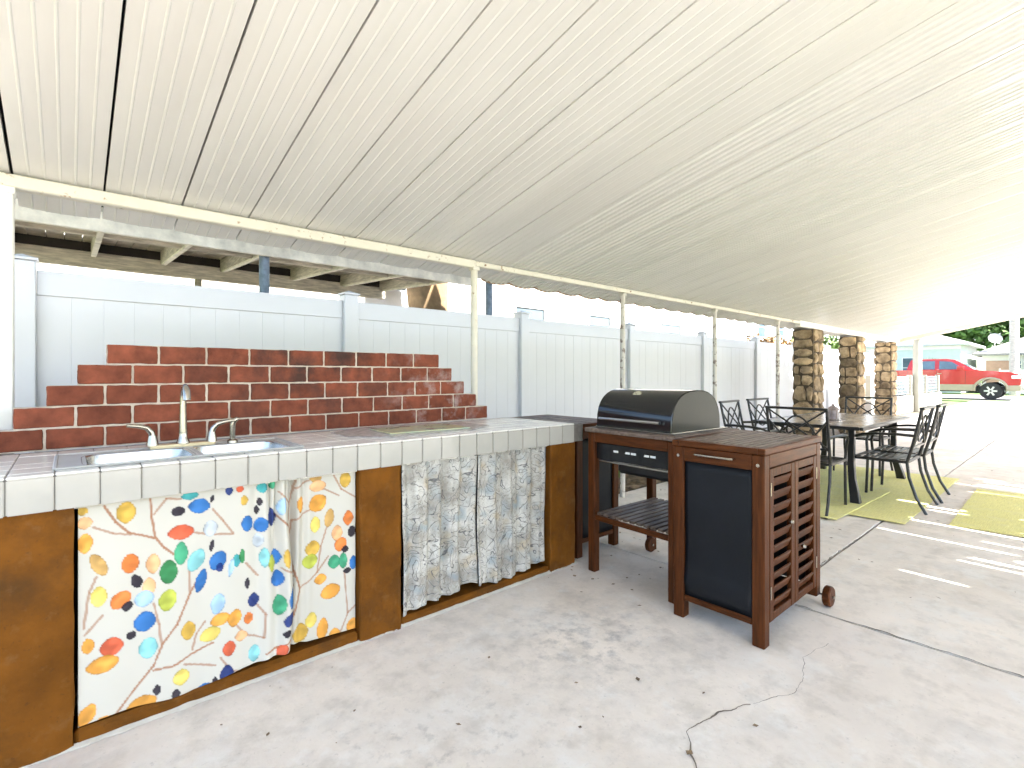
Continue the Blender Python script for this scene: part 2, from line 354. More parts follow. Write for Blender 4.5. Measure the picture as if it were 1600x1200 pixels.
# ---------------------------------------------------------------- counter
ct=thing('outdoor_counter','brown stucco outdoor kitchen counter with ivory tile top','counter',(1,2.4,0))
CO=(1,2.4,0); YF=2.14
def pier(x0,x1):
    n=34;m=60;vs=[];fs=[]
    for j in range(m+1):
        for i in range(n+1):
            x=x0+(x1-x0)*i/n; z=.775*j/m
            e=.005 if 0<i<n else 0
            vs.append((x+noise.noise((x*5,z*9,2))*.005,YF+noise.noise((x*9,z*9,0))*.006+noise.noise((x*26,z*22,4))*.0035+noise.noise((x*70,z*60,7))*.0014-e,z))
    for j in range(m):
        for i in range(n): a=j*(n+1)+i; fs.append((a,a+1,a+n+2,a+n+1))
    MB(CO).add(vs,fs).box(x0+.003,x1-.003,YF+.012,2.8,0,.775).add([(x0,YF,0),(x0,YF+.1,0),(x0,YF+.1,.775),(x0,YF,.775),(x1,YF,0),(x1,YF+.1,0),(x1,YF+.1,.775),(x1,YF,.775)],[(0,1,2,3),(4,5,6,7)]).build('pier',stucco,ct,smooth=True)
for a in [(-1.2,.012),(.975,1.18),(2.185,2.41)]: pier(*a)
[MB(CO).box(*a).build('kerb',stucco,ct,bevel=.012) for a in ((.012,.975,YF+.004,YF+.14,0,.052),(1.18,2.185,YF+.004,YF+.14,0,.042))]
[MB(CO).box(*a).build('back_panel',dark,ct) for a in ((.012,.975,2.68,2.79,0,.76),(1.18,2.185,2.68,2.79,0,.76))]
vs=[];fs=[];N=300
for i in range(N+1):
    x=-1.2+3.62*i/N; a=.005+.010*abs(noise.noise((x*11,0,0)))+.003*noise.noise((x*60,1,0)); h=.007+.006*noise.noise((x*17,4,0))
    vs+=[(x,YF+.006,.006+h),(x,YF-a,h*.5+.002),(x,YF-a*1.3,.0015)]
    if i:
        b=3*i-3; fs+=[(b,b+1,b+4,b+3),(b+1,b+2,b+5,b+4)]
MB(CO).add(vs,fs).build('caulk_line',caulk,ct,smooth=True)
# tile top: slab of grout with tiles proud of it; opening for the sink
TP=.1093; TX0=-1.126; SX0,SX1,SY0,SY1=-.034,.736,2.16,2.53
MB(CO).box(-1.2,SX0+.03,2.115,2.80,.779,.885).box(SX1-.03,2.455,2.115,2.80,.779,.885).box(SX0+.03,SX1-.03,2.115,SY0+.03,.779,.885).box(SX0+.03,SX1-.03,SY1-.03,2.80,.779,.885).build('grout_bed',grout,ct)
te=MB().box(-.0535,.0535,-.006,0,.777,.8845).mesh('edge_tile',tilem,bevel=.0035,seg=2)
tt=MB().box(-.0535,.0535,-.0535,.0535,0,.008).mesh('top_tile',tilet,bevel=.0025)
trim=MB().box(-.0535,.0535,-.0275,.0275,0,.008).mesh('top_tile',tilet,bevel=.0025)
n=int((2.455-TX0)/TP)
for i in range(n+1):
    x=TX0+TP*(i+.5)
    if x>2.42: break
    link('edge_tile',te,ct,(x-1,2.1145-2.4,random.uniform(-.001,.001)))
    ys=[(2.1365,trim)]+[(2.1365+.0285+TP*(j+.5),tt) for j in range(6)]
    for y,me in ys:
        if y+.05>2.815: continue
        if me is tt and SX0-.05<x<SX1+.05 and SY0<y<SY1+.0: continue
        link('top_tile',me,ct,(x-1,y-2.4,.8852+random.uniform(-.0006,.0006)))
# end cap tiles on the right end
for j in range(6): 
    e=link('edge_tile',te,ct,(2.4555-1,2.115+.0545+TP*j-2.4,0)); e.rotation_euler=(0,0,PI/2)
# inlaid octagon of grey mosaic with the glass board on it
oc=MB(CO); cx,cy=1.44,2.47
poly=[(cx-.42,cy-.1),(cx-.26,cy-.26),(cx+.2,cy-.26),(cx+.43,cy-.14),(cx+.43,cy+.1),(cx+.26,cy+.26),(cx-.2,cy+.26),(cx-.42,cy+.12)]
oc.prism([(a,b,.8945) for a,b in poly],(0,0,.003)).build('octagon_inlay',M('grey_inlay',(.48,.47,.46),.2,var=.3,vs=30,world=True),ct)
gb=MB().box(-.24,.24,-.14,.14,0,.006).build('cutting_board',None,None,bevel=.002); gb.location=(1.46,2.43,.8985); gb.rotation_euler=(0,0,R(-4))
gm=M('printed_glass',(.30,.52,.50),.08,var=.2,vs=6,c2=(.75,.72,.42),spec=.7); gb.data.materials.append(gm)
tag(gb,'printed green glass cutting board lying flat on the tile counter','cutting board')
# ---------------------------------------------------------------- sink and tap
sk=thing('double_sink','stainless double bowl sink set into the tile counter','sink',(.3675,2.345,.89))
SO=(.3675,2.345,.89)
def bowl(x0,x1,y0,y1,d):
    m=MB(SO);N=32;rings=[]
    def rr(x0,x1,y0,y1,r,z):
        pts=[]
        for (cx_,cy_,a0) in [(x1-r,y1-r,0),(x0+r,y1-r,90),(x0+r,y0+r,180),(x1-r,y0+r,270)]:
            for k in range(8): a=R(a0+90*k/7); pts.append((cx_+r*math.cos(a),cy_+r*math.sin(a),z))
        return pts
    z=.8985
    for ins,dz,r in [(-.012,0.0,.06),(0,-.003,.055),(.006,-.03,.05),(.014,-d+.03,.05),(.03,-d+.006,.045),(.06,-d,.04)]:
        rings.append(rr(x0+ins,x1-ins,y0+ins,y1-ins,r,z+dz))
    vs=[p for r_ in rings for p in r_];fs=[]
    for j in range(len(rings)-1):
        for k in range(N): a=j*N+k;b=j*N+(k+1)%N; fs.append((a,b,b+N,a+N))
    fs.append(tuple((len(rings)-1)*N+k for k in range(N)))
    m.add(vs,fs).build('bowl',steel,sk,smooth=True)
    MB(SO).lathe([(.035,.0),(.04,.002),(.02,.003)],((x0+x1)/2,(y0+y1)/2,.8985-d+.001),16).build('drain',chrome,sk,smooth=True)
bowl(.045,.35,2.185,2.455,.16); bowl(.385,.69,2.185,2.455,.16)
fl=MB(SO); z0,z1=.8935,.8982
for a in [(SX0,.045,SY0,2.53),(.69,SX1,SY0,2.53),(.045,.69,SY0,2.185),(.045,.69,2.455,2.53),(.35,.385,2.185,2.455)]: fl.box(a[0],a[1],a[2],a[3],z0,z1)
fl.build('rim',rimsteel,sk)
rim=MB(SO)
for p,q in [((SX0,SY0),(SX1,SY0)),((SX1,SY0),(SX1,2.53)),((SX1,2.53),(SX0,2.53)),((SX0,2.53),(SX0,SY0))]: rim.bar((*p,.899),(*q,.899),.012,.007)
rim.build('rolled_edge',rimsteel,sk,bevel=.003)
fc=thing('kitchen_tap','brushed nickel gooseneck tap with two levers and side sprayer','tap',(.36,2.5,.898)); FO=(.36,2.5,.898)
MB(FO).box(.24,.48,2.478,2.525,.8985,.912).build('base_plate',M('yellowed_nickel',(.62,.55,.38),.3,.8,var=.08),fc,bevel=.006,seg=2)
pts=[(.36,2.5,.91),(.36,2.5,1.10)]+[(.36,2.5-.045*(1-math.cos(a)),1.10+.05*math.sin(a)) for a in [PI*k/10 for k in range(1,9)]]
last=pts[-1]; pts+=[(.36,last[1]-.006,last[2]-.035)]
MB(FO).tube(pts,[.017,.0115]+[.0115]*6+[.013,.0145,.0155],12).build('spout',chrome,fc,smooth=True)
MB(FO).lathe([(.024,.91),(.024,.918),(.017,.935),(.016,.955),(.019,.957)],(.36,2.5,0),14).build('spout_base',chrome,fc,smooth=True)
for s,x in ((-1,.255),(1,.465)):
    h=MB(FO).lathe([(.021,.91),(.02,.92),(.016,.94),(.014,.952)],(x,2.5,0),14).build('lever_base',chrome,fc,smooth=True)
    MB(FO).tube([(x,2.5,.945),(x+s*.004,2.5,.965),(x+s*.02,2.495,.985),(x+s*.05,2.49,.994),(x+s*.085,2.485,.998)],[.013,.0125,.0105,.0085,.0065],10).build('lever',chrome,fc,smooth=True)
sp=thing('side_sprayer','small nickel side sprayer beside the tap','sprayer',(.545,2.5,.898))
MB().lathe([(.022,0),(.021,.01),(.012,.016)],n=14).build('collar',chrome,sp,smooth=True)
MB().tube([(0,0,.012),(0,0,.075),(.004,-.004,.098),(.02,-.008,.106)],[.0105,.013,.0135,.009],10).build('spray_head',chrome,sp,smooth=True)
# ---------------------------------------------------------------- curtains
LEAVES=[(32,754,13,12,0,'g'),(37,715,18,18,0,'p'),(38,648,18,30,0,'o'),(144,732,24,33,0,'g'),(73,570,17,38,-25,'n'),(156,555,22,30,0,'r'),(220,538,19,31,0,'p'),(73,465,20,30,0,'y'),(130,438,24,28,40,'r'),(148,411,13,15,30,'k'),(173,489,14,23,-20,'k'),(208,460,18,28,0,'p'),(195,422,25,25,15,'l'),(263,399,24,34,10,'m'),(265,498,24,38,0,'d'),(302,555,19,37,0,'e'),(349,520,24,37,25,'a'),(303,631,36,24,0,'x'),(294,708,19,16,5,'k'),(359,716,31,24,10,'b'),(330,758,24,13,0,'t'),(400,735,6,12,10,'k'),(395,626,21,27,0,'s'),(399,561,7,19,10,'k'),(419,501,25,32,30,'b'),(425,473,11,15,0,'v'),(364,439,16,38,15,'b'),(419,338,21,34,10,'l'),(196,343,29,30,0,'b'),(158,309,13,13,0,'k'),(206,249,25,32,0,'a'),(106,289,28,29,5,'x'),(83,238,38,25,-5,'o'),(46,311,15,23,0,'o'),(325,270,20,31,0,'g'),(394,232,31,24,-15,'y'),(426,278,29,21,-15,'o'),(302,111,23,25,0,'y'),(231,93,11,16,0,'k'),(286,55,12,18,0,'k'),(377,32,26,22,10,'b'),(185,53,43,31,-20,'o'),(43,88,20,33,25,'o'),(87,52,22,14,0,'o'),(447,63,21,32,0,'v'),(456,159,19,27,0,'x'),(409,54,8,13,0,'k'),(519,621,18,28,0,'b'),(565,607,23,26,0,'b'),(605,628,14,34,0,'v'),(554,549,17,25,0,'s'),(563,698,9,15,0,'k'),(552,668,8,15,0,'k'),(572,752,17,18,0,'t'),(640,670,14,31,10,'l'),(611,757,12,15,0,'e'),(508,712,12,18,0,'g'),(456,757,12,15,0,'v'),(493,759,12,12,0,'x'),(482,486,13,22,0,'t'),(502,498,9,25,0,'d'),(462,464,9,29,10,'l'),(573,477,14,35,0,'a'),(608,466,17,29,0,'b'),(596,446,10,31,0,'m'),(611,380,19,29,0,'b'),(538,317,16,25,0,'v'),(519,388,7,20,0,'k'),(616,274,20,37,0,'e'),(662,296,15,40,10,'b'),(687,279,12,26,10,'l'),(693,329,8,15,0,'k'),(693,222,8,15,0,'k'),(654,212,20,26,30,'v'),(645,158,13,13,0,'k'),(475,269,22,29,15,'o'),(522,252,14,20,0,'r'),(497,194,20,18,0,'p'),(542,109,17,30,0,'a'),(791,758,24,18,0,'n'),(799,721,33,22,0,'p'),(920,732,23,32,0,'g'),(725,657,13,30,0,'o'),(799,648,36,33,-30,'o'),(788,558,20,31,0,'y'),(849,575,19,36,10,'n'),(933,560,21,29,0,'r'),(950,497,17,23,0,'k'),(883,502,21,31,0,'p'),(900,449,25,27,20,'r'),(919,425,14,14,0,'k'),(778,459,27,30,0,'g'),(768,408,27,28,0,'m'),(644,459,11,35,0,'g'),(871,378,23,27,0,'e'),(910,376,17,31,0,'e'),(956,357,17,27,0,'b'),(927,329,16,12,0,'k'),(812,318,24,20,0,'o'),(855,254,38,29,-10,'o'),(773,156,21,29,0,'y'),(821,100,22,42,5,'o'),(733,118,25,35,0,'g'),(680,106,18,37,10,'p'),(634,95,18,23,0,'x'),(872,64,20,22,0,'o'),(956,80,30,25,-20,'o')]
TWIGS=[[(211,766),(215,703),(226,629),(252,587),(286,552)],[(60,696),(110,667),(158,654)],[(87,761),(117,704),(151,662),(222,627)],[(222,709),(259,758),(301,751)],[(110,50),(165,117),(222,183),(248,250),(290,304),(329,402),(369,476)],[(222,165),(282,160),(329,179),(402,198)],[(313,153),(410,111)],[(244,251),(237,321),(222,397)],[(38,349),(83,401)],[(35,371),(48,483),(67,532)],[(329,402),(327,487)],[(337,195),(349,247),(377,284)],[(402,696),(436,647),(471,591)],[(341,623),(402,601),(466,592)],[(677,564),(687,657),(707,759)],[(707,727),(780,759)],[(632,728),(682,668)],[(580,97),(667,128),(707,209),(728,304),(702,390),(682,500),(677,564),(608,650)],[(728,304),(797,350),(846,408)],[(797,350),(813,460),(840,542)],[(682,490),(697,592),(764,627)],[(627,420),(702,364)],[(869,758),(903,692),(968,648)],[(818,710),(891,666)],[(570,161),(575,251),(533,324)],[(515,468),(552,409)],[(891,51),(932,139),(968,162)],[(914,324),(932,139)],[(479,242),(515,190),(570,161)],[(427,133),(462,72),(501,52)]]

CC={'g':(.62,.38,.06),'p':(.78,.42,.20),'o':(.74,.33,.05),'n':(.56,.33,.10),'r':(.72,.20,.04),'x':(.58,.10,.04),'y':(.72,.55,.12),'k':(.02,.014,.025),'l':(.38,.56,.76),'m':(.48,.52,.07),'d':(.03,.22,.07),'e':(.05,.33,.17),'a':(.24,.57,.58),'b':(.02,.14,.40),'t':(.05,.35,.36),'s':(.50,.54,.58),'v':(.015,.035,.16)}
def cloth(name,label,x0,x1,zt,hem,fold,y0,colour,step=.0033,mat=None):
    nx=int((x1-x0)/step); nz=int(.72/step); me=bpy.data.meshes.new(name); vs=[];cs=[]
    for j in range(nz+1):
        for i in range(nx+1):
            u=x0+(x1-x0)*i/nx; t=j/nz; zb=hem(u); z=zt-(zt-zb)*t
            dx,dy=fold(u,t); vs.append((u+dx,y0+dy,z))
            if colour: cs.append(colour(u,z))
    fs=[(j*(nx+1)+i,j*(nx+1)+i+1,(j+1)*(nx+1)+i+1,(j+1)*(nx+1)+i) for j in range(nz) for i in range(nx)]
    c=((x0+x1)/2,y0,zt-.7); vs=[(a-c[0],b-c[1],d-c[2]) for a,b,d in vs]
    me.from_pydata(vs,[],fs)
    for p in me.polygons:p.use_smooth=True
    if colour:
        at=me.color_attributes.new('print','FLOAT_COLOR','POINT')
        at.data.foreach_set('color',[q for k in cs for q in (*k,1)])
    me.materials.append(mat)
    o=link(name,me,None,c); tag(o,label,'curtain','curtains under the counter')
    so_=o.modifiers.new('thickness','SOLIDIFY'); so_.thickness=.0015; so_.offset=0
    return o
clothm=bpy.data.materials.new('printed_cotton'); clothm.use_nodes=True
n_,l_,b_=nodes(clothm); va=n_.new('ShaderNodeVertexColor'); va.layer_name='print'; l_.new(va.outputs[0],b_.inputs['Base Color']); b_.inputs['Roughness'].default_value=.9; b_.inputs['Specular IOR Level'].default_value=.15
import numpy as np
GX0,GX1,GZ0,GZ1,GS=-.02,1.0,.02,.80,.0022
gw=int((GX1-GX0)/GS); gh=int((GZ1-GZ0)/GS)
gx,gz=np.meshgrid(GX0+GS*np.arange(gw),GZ0+GS*np.arange(gh))
img=np.ones((gh,gw,3))*np.array([.58,.55,.48])
rs=np.random.RandomState(3)
wob=sum(np.sin(gx*f+rs.rand()*6+gz*g)*a for f,g,a in [(90,40,.35),(-50,110,.35),(160,-120,.2),(30,190,.25)])
for tw in TWIGS:
    for i in range(len(tw)-1):
        (ax,az),(bx,bz)=[(p[0]/1000,p[1]/1000) for p in tw[i:i+2]]
        dx,dz=bx-ax,bz-az; L2=dx*dx+dz*dz; t=np.clip(((gx-ax)*dx+(gz-az)*dz)/L2,0,1)
        d=np.hypot(gx-ax-t*dx,gz-az-t*dz)+wob*.0006; k=np.clip((.0046-d)/.0018,0,1)[...,None]*(.9 if len(tw)>3 else .7)
        img=img*(1-k)+k*np.array([.36,.17,.09])
for x,z,a,b,ang,c in LEAVES:
    x,z,a,b=x/1000,z/1000,a/1000*1.16,b/1000*1.16; ca,sa=math.cos(R(-ang)),math.sin(R(-ang))
    u=((gx-x)*ca+(gz-z)*sa)/a; v=(-(gx-x)*sa+(gz-z)*ca)/b
    s1=np.maximum(.25,1-.24*(v*v if b>=a else u*u)); q=np.sqrt(u*u/(s1*s1 if b>=a else 1)+v*v/(1 if b>=a else s1*s1))+wob*.04
    k=np.clip((1-q)/.05,0,1)[...,None]; base=np.array(CC[c])
    tone=1+.15*np.sin(u*2.1+wob*1.5+rs.rand()*6)+.14*wob-.45*np.clip((q-.82)/.18,0,1)+.07*np.cos(v*3+rs.rand()*6)
    rgb=np.clip(base*tone[...,None]+.05*np.clip(tone-1,0,1)[...,None],0,1)
    img=img*(1-k*.96)+k*.96*rgb
img=np.clip(img,0,1)
def leafcol(u,z):
    i=min(gw-1,max(0,int((u-GX0)/GS))); j=min(gh-1,max(0,int((z-GZ0)/GS))); return tuple(img[j,i])
def sm(a,b,x): x=max(0,min(1,(x-a)/(b-a))); return x*x*(3-2*x)
def fold_l(u,t):
    g=sm(.50,.66,u); top=(1-t)
    dy=.006*math.sin(u*34+t*2)*(.3+t*.4)+.004*noise.noise((u*9,t*5,0))+.03*g*math.sin(u*95)*(.45+.55*top)
    return (.035*g*math.sin(t*3.0)*t, dy-.03*g*t)
def hem_l(u): return .055+.035*sm(.46,.68,u)**1.5+.008*math.sin(u*15)
cloth('curtain','left half of the colourful leaf print curtain, its edge pulled toward the middle',.022,.665,.778,hem_l,fold_l,2.150,leafcol,mat=clothm)
def fold_r(u,t):
    g=1-sm(.66,.80,u); dy=.006*math.sin(u*30+1+t)*(.3+.4*t)+.004*noise.noise((u*9,t*5,3))+.027*g*math.sin(u*120+t)*(.5+.5*(1-t))
    return (-.02*g*t*t,dy)
def hem_r(u): return .095-.04*sm(.60,.97,u)+.006*math.sin(u*22)
cloth('curtain','right half of the colourful leaf print curtain, gathered beside the middle',.60,.968,.778,hem_r,fold_r,2.172,leafcol,mat=clothm)
greym=M('grey_sketch_print',(.42,.385,.33),.9,var=.25,vs=7,c2=(.60,.58,.53),world=False,spec=.15,lo=.35,hi=.6)
n_,l_,b_=nodes(greym); old=b_.inputs['Base Color'].links[0].from_socket
def add_mask(fac_socket,colr):
    global old
    mx=n_.new('ShaderNodeMix'); mx.data_type='RGBA'; l_.new(fac_socket,mx.inputs[0]); l_.new(old,mx.inputs[6]); mx.inputs[7].default_value=(*colr,1); old=mx.outputs[2]
tc=n_.new('ShaderNodeTexCoord').outputs['Object']
def noise_s(scale,det=2,dist=0,off=0):
    mp=n_.new('ShaderNodeMapping'); mp.inputs['Location'].default_value=(off,off*2,off); mp.inputs['Scale'].default_value=(1,.15,1); l_.new(tc,mp.inputs[0])
    z=n_.new('ShaderNodeTexNoise'); z.inputs['Scale'].default_value=scale; z.inputs['Detail'].default_value=det; z.inputs['Distortion'].default_value=dist; l_.new(mp.outputs[0],z.inputs['Vector']); return z.outputs['Fac']
def rng(s,a,b,c0=0,c1=1):
    m_=n_.new('ShaderNodeMapRange'); m_.inputs['From Min'].default_value=a; m_.inputs['From Max'].default_value=b; m_.inputs['To Min'].default_value=c0; m_.inputs['To Max'].default_value=c1; l_.new(s,m_.inputs[0]); return m_.outputs[0]
def mth(op,a,b=None):
    m_=n_.new('ShaderNodeMath'); m_.operation=op
    for i,s in enumerate((a,b)):
        if s is None: continue
        if isinstance(s,(int,float)): m_.inputs[i].default_value=s
        else: l_.new(s,m_.inputs[i])
    return m_.outputs[0]
add_mask(rng(noise_s(9,1,0,3),.55,.68,0,.65),(.25,.31,.34))
add_mask(rng(noise_s(11,1,0,8),.57,.7,0,.6),(.46,.36,.22))
def contour(scale,freq,wd,off,colr,amt,dist=.6):
    f=mth('FRACT',mth('MULTIPLY',noise_s(scale,1.5,dist,off),freq)); d=mth('ABSOLUTE',mth('SUBTRACT',f,.5)); add_mask(rng(d,wd,wd*.35,0,amt),colr)
contour(11,7,.07,1,(.09,.09,.10),.85); contour(26,4,.07,5,(.16,.15,.13),.65); contour(48,3,.1,2,(.32,.28,.24),.4,1.2)
l_.new(old,b_.inputs['Base Color'])
def fold_g(ph):
    return lambda u,t:(.006*math.sin(t*5+u*9),(.016*math.sin(u*52+ph+.6*math.sin(t*3))+.007*math.sin(u*113+ph))*(.75+.25*t)+.004*noise.noise((u*9,t*6,ph)))
cloth('curtain','grey sketch print curtain panel hanging lowest, beside the wide brown pier',1.192,1.40,.778,lambda u:.060+.012*math.sin(u*20),fold_g(0),2.148,None,.006,greym)
cloth('curtain','grey sketch print curtain panel with deep folds, middle of the right opening',1.385,1.66,.778,lambda u:.075+.014*math.sin(u*24+1),fold_g(1.5),2.172,None,.006,greym)
cloth('curtain','grey sketch print curtain panel at the grill end of the counter',1.64,2.18,.778,lambda u:.068+.02*math.sin(u*8+2.5),fold_g(.7),2.160,None,.006,greym)
MB().tube([(.012,2.165,.768),(.972,2.165,.768)],.005,8).build('curtain_rod',whitep,ct).location=(-1,-2.4,0)
MB().tube([(1.182,2.165,.768),(2.183,2.165,.768)],.005,8).build('curtain_rod',whitep,ct).location=(-1,-2.4,0)
# ---------------------------------------------------------------- slatted cabinet carts
def make_cart(loc,rz,label):
    t=thing('slatted_cart',label,'cart',loc,rz,'wooden barbecue carts')
    L=.0275
    for sx in(-1,1):
        for sy in(-1,1):
            zb=0 if sx<0 else .045
            MB().box(sx*.3225-L,sx*.3225+L,sy*.1925-L,sy*.1925+L,zb,.845).build('leg',wood,t,bevel=.004)
            if sx<0: MB().lathe([(.008,0),(.006,.004)],(-.3225+ -.0275-.003,sy*.1925,.80),10,'x').build('bolt',steel,t)
    tp=MB()
    for y0,y1 in((-.225,-.19),(.19,.225)): tp.box(-.355,.355,y0,y1,.847,.875)
    for x0,x1 in((-.355,-.32),(.32,.355)): tp.box(x0,x1,-.189,.189,.847,.875)
    tp.build('top_frame',woodh,t,bevel=.003)
    sl_=MB().box(-.319,.319,-.013,.013,.853,.876).mesh('slat',woodtopx,bevel=.002)
    for i in range(11): link('slat',sl_,t,(0,-.1725+.0345*i,random.uniform(-.001,.001)))
    MB().box(-.30,.30,-.17,.17,.835,.846).build('slat_gap_shade',dark,t)  # near-black sheet painting the shade between the top slats
    # short side with drawer and black sheet
    dr=MB().box(-.349,-.33,-.164,.164,.775,.845).build('drawer',woodh,t,bevel=.003)
    h=MB().tube([(-.35,.09,.815),(-.378,.09,.817),(-.381,.07,.817),(-.381,-.07,.817),(-.378,-.09,.817),(-.35,-.09,.815)],.0045,8).build('handle',chrome,dr,smooth=True)
    vs=[];fs=[];n=16
    for j in range(n+1):
        for i in range(n+1):
            y=-.164+.328*i/n; z=.115+.658*j/n; e=.004*noise.noise((y*5,z*4,1))-.012*math.exp(-((z-.20)/.03)**2)
            vs.append((-.336+e,y,z))
    for j in range(n):
        for i in range(n): a=j*(n+1)+i; fs.append((a,a+1,a+n+2,a+n+1))
    p=MB().add(vs,fs).build('black_sheet',blackfab,t,smooth=True); p.modifiers.new('s','SOLIDIFY').thickness=.004
    MB().box(-.345,-.325,-.164,.164,.088,.116).build('bottom_rail',woodh,t,bevel=.003)
    # long side with louvred doors
    MB().box(-.294,.294,-.219,-.198,.785,.845).build('top_rail',woodh,t,bevel=.003)
    for d,x0 in((0,-.291),(1,.003)):
        x1=x0+.288; dm=MB()
        dm.box(x0,x0+.042,-.220,-.198,.10,.78).box(x1-.042,x1,-.220,-.198,.10,.78).box(x0+.0425,x1-.0425,-.219,-.199,.742,.78).box(x0+.0425,x1-.0425,-.219,-.199,.10,.135)
        dr_=dm.build('door',wood,t,bevel=.0025)
        lm=MB().bar((x0+.043,-.209,0),(x1-.043,-.209,0),.009,.043,up=(0,-.34,.94)).mesh('louvre',woodh,bevel=.002)
        for k in range(10): link('louvre',lm,dr_,(0,0,.166+k*.0607))
        hx=x0+.006 if d==0 else x1-.006
        for z in(.20,.66): MB().box(hx-.005,hx+.005,-.2235,-.2195,z,z+.06).build('hinge',chrome,dr_,bevel=.001)
        kx=x1-.075 if d==0 else x0+.075
        MB().lathe([(.006,0),(.011,-.012),(.008,-.02),(0.001,-.021)],(kx,-.221,.51 if d==0 else .36),12,'y').build('knob',chrome,dr_,smooth=True)
    MB().box(-.29,.29,.185,.19,.10,.83).box(.318,.322,-.165,.165,.10,.83).box(-.29,.29,-.186,.184,.10,.106).build('gap_dark_panel',blackm,t)  # black panels added so the louvre gaps stay dark
    MB().tube([(.335,-.25,.052),(.335,.25,.052)],.006,8).build('axle',steel,t)
    for s in(-1,1):
        wh=MB().lathe([(.012,-.018),(.046,-.018),(.052,-.012),(.052,.012),(.046,.018),(.012,.018)],(.335,s*.262,.052),20,'y').build('wheel',wood,t,smooth=True)
        MB().lathe([(.009,-.026),(.009,.026)],(.335,s*.262,.052),8,'y').build('hub_nut',chrome,wh)
    return t
c1=make_cart((2.62,1.142,0),0,'brown wooden cart with black sheet side and louvred doors, nearest the camera')
dup(c1,(2.70,2.53,0),PI/2,'dark slatted cart tucked between the counter end and the grill')
# ---------------------------------------------------------------- gas grill on a wooden frame
g=thing('gas_grill','black domed gas grill on a brown wooden frame with slatted shelf','grill',(2.70,1.685,0),R(-2))
for sx in(-1,1):
    for sy in(-1,1): MB().box(sx*.295-.025,sx*.295+.025,(.295 if sy>0 else -.265)-.025,(.295 if sy>0 else -.265)+.025,0,.845).build('leg',wood,g,bevel=.004)
MB().box(-.318,-.292,-.239,.269,.79,.85).build('front_rail',woodh,g,bevel=.003)
[MB().box(*a,.79,.85).build('side_rail',woodh,g,bevel=.003) for a in ((-.269,.269,-.288,-.265),(-.269,.269,.295,.318),(.292,.318,-.239,.269))]
tp=MB().box(-.335,.335,-.30,-.245,.851,.875).box(-.335,.335,.275,.335,.851,.875).box(-.335,-.27,-.244,.274,.851,.875).box(.27,.335,-.244,.274,.851,.875).build('top_frame',woodtopx,g,bevel=.003)
MB().box(-.268,.268,-.243,.273,.80,.872).build('fire_box',blackm,g)
MB().box(-.275,.275,-.25,.30,.876,.886).build('lid_seat',steel,g,bevel=.003)
# lid: dome running across the grill
def lid_pts(s,k=16):
    pts=[]
    for i in range(k+1):
        a=PI*i/k; pts.append((-.255*s*math.copysign(abs(math.cos(a))**.8,math.cos(a)),.887+.225*s*abs(math.sin(a))**.72))
    return pts
ld=MB();P1=lid_pts(1);n=len(P1);ysl=[-.262,-.258,.258,.262];scl=[.985,1,1,.985];vs=[];fs=[]
for y,s in zip(ysl,scl):
    for a,z in lid_pts(s): vs.append((a,y,z if s==1 else z))
for j in range(3):
    for i in range(n-1): q=j*n+i; fs.append((q,q+1,q+1+n,q+n))
lid=ld.add(vs,fs).build('lid',enamel,g,smooth=True); lid.location=(-.02,.03,0)
for y in(-.2625,.2625):
    MB().add([(a,y,z) for a,z in lid_pts(.972)],[tuple(range(n))]).build('lid_end',enamelend if y<0 else enamel,lid)
MB().tube([(-.272,-.20,.935),(-.272,.225,.935)],.009,8).build('lid_handle',steel,lid,smooth=True)
MB().bar((-.25,-.19,.935),(-.272,-.19,.935),.014,.014).bar((-.25,.215,.935),(-.272,.215,.935),.014,.014).build('handle_mount',blackm,lid)
nrm=Vector((-.72,0,.70)).normalized(); gc=Vector((-.155,.03,1.072))
gq=Vector((0,0,1)).rotation_difference(nrm)
def disc(r,h0,h1,mat,nm,par):
    m=MB(); vs=[];N=18
    for r_,h in((r,h0),(r,h1)):
        for k in range(N): a=2*PI*k/N; vs.append(gc+gq@Vector((r_*math.cos(a),r_*math.sin(a),h)))
    m.add(vs,[tuple(range(N)),tuple(range(N,2*N))]+[(k,(k+1)%N,N+(k+1)%N,N+k) for k in range(N)]); return m.build(nm,mat,par,smooth=False)
th=disc(.036,-.01,.012,chrome,'thermometer',lid); disc(.028,.012,.0135,M('dial_face',(.45,.42,.30),.4,var=.1),'dial',th); 
MB().bar(gc+nrm*.0145,gc+nrm*.0145+gq@Vector((.015,.014,0)),.003,.001).build('needle',blackm,th)
cp=MB().box(-.300,-.283,-.239,.268,.69,.788).build('control_panel',enamel,g,bevel=.003)
for y,wd in((.12,.035),(.035,.03),(-.005,.035),(-.095,.03),(-.135,.035)):
    MB().box(-.3016,-.3002,y-wd/2,y+wd/2,.742,.754).build('label_mark',whitemark,cp,bevel=.002)
for y in(.035,-.095): MB().bar((-.3016,y-.012,.748),(-.3016,y+.018,.744),.002,.004).build('label_mark',whitemark,cp)
MB().box(-.292,.20,-.236,.262,.672,.686).build('drip_tray',steel,g,bevel=.003)
MB().box(-.2,.2,-.2,.2,.60,.671).build('burner_box',blackm,g,bevel=.02)
for sy in(-1,1): MB().box(-.269,.269,(.295 if sy>0 else -.265)-.012,(.295 if sy>0 else -.265)+.012,.315,.345).build('shelf_rail',woodh,g,bevel=.003)
[MB().box(*a,-.239,.269,.318,.348).build('shelf_rail',woodh,g,bevel=.003) for a in ((-.316,-.296),(.296,.316))]
ss=MB().box(-.292,.292,-.0175,.0175,.347,.362).mesh('shelf_slat',woodtopx,bevel=.002)
for i in range(11): link('shelf_slat',ss,g,(0,-.225+.048*i,0))
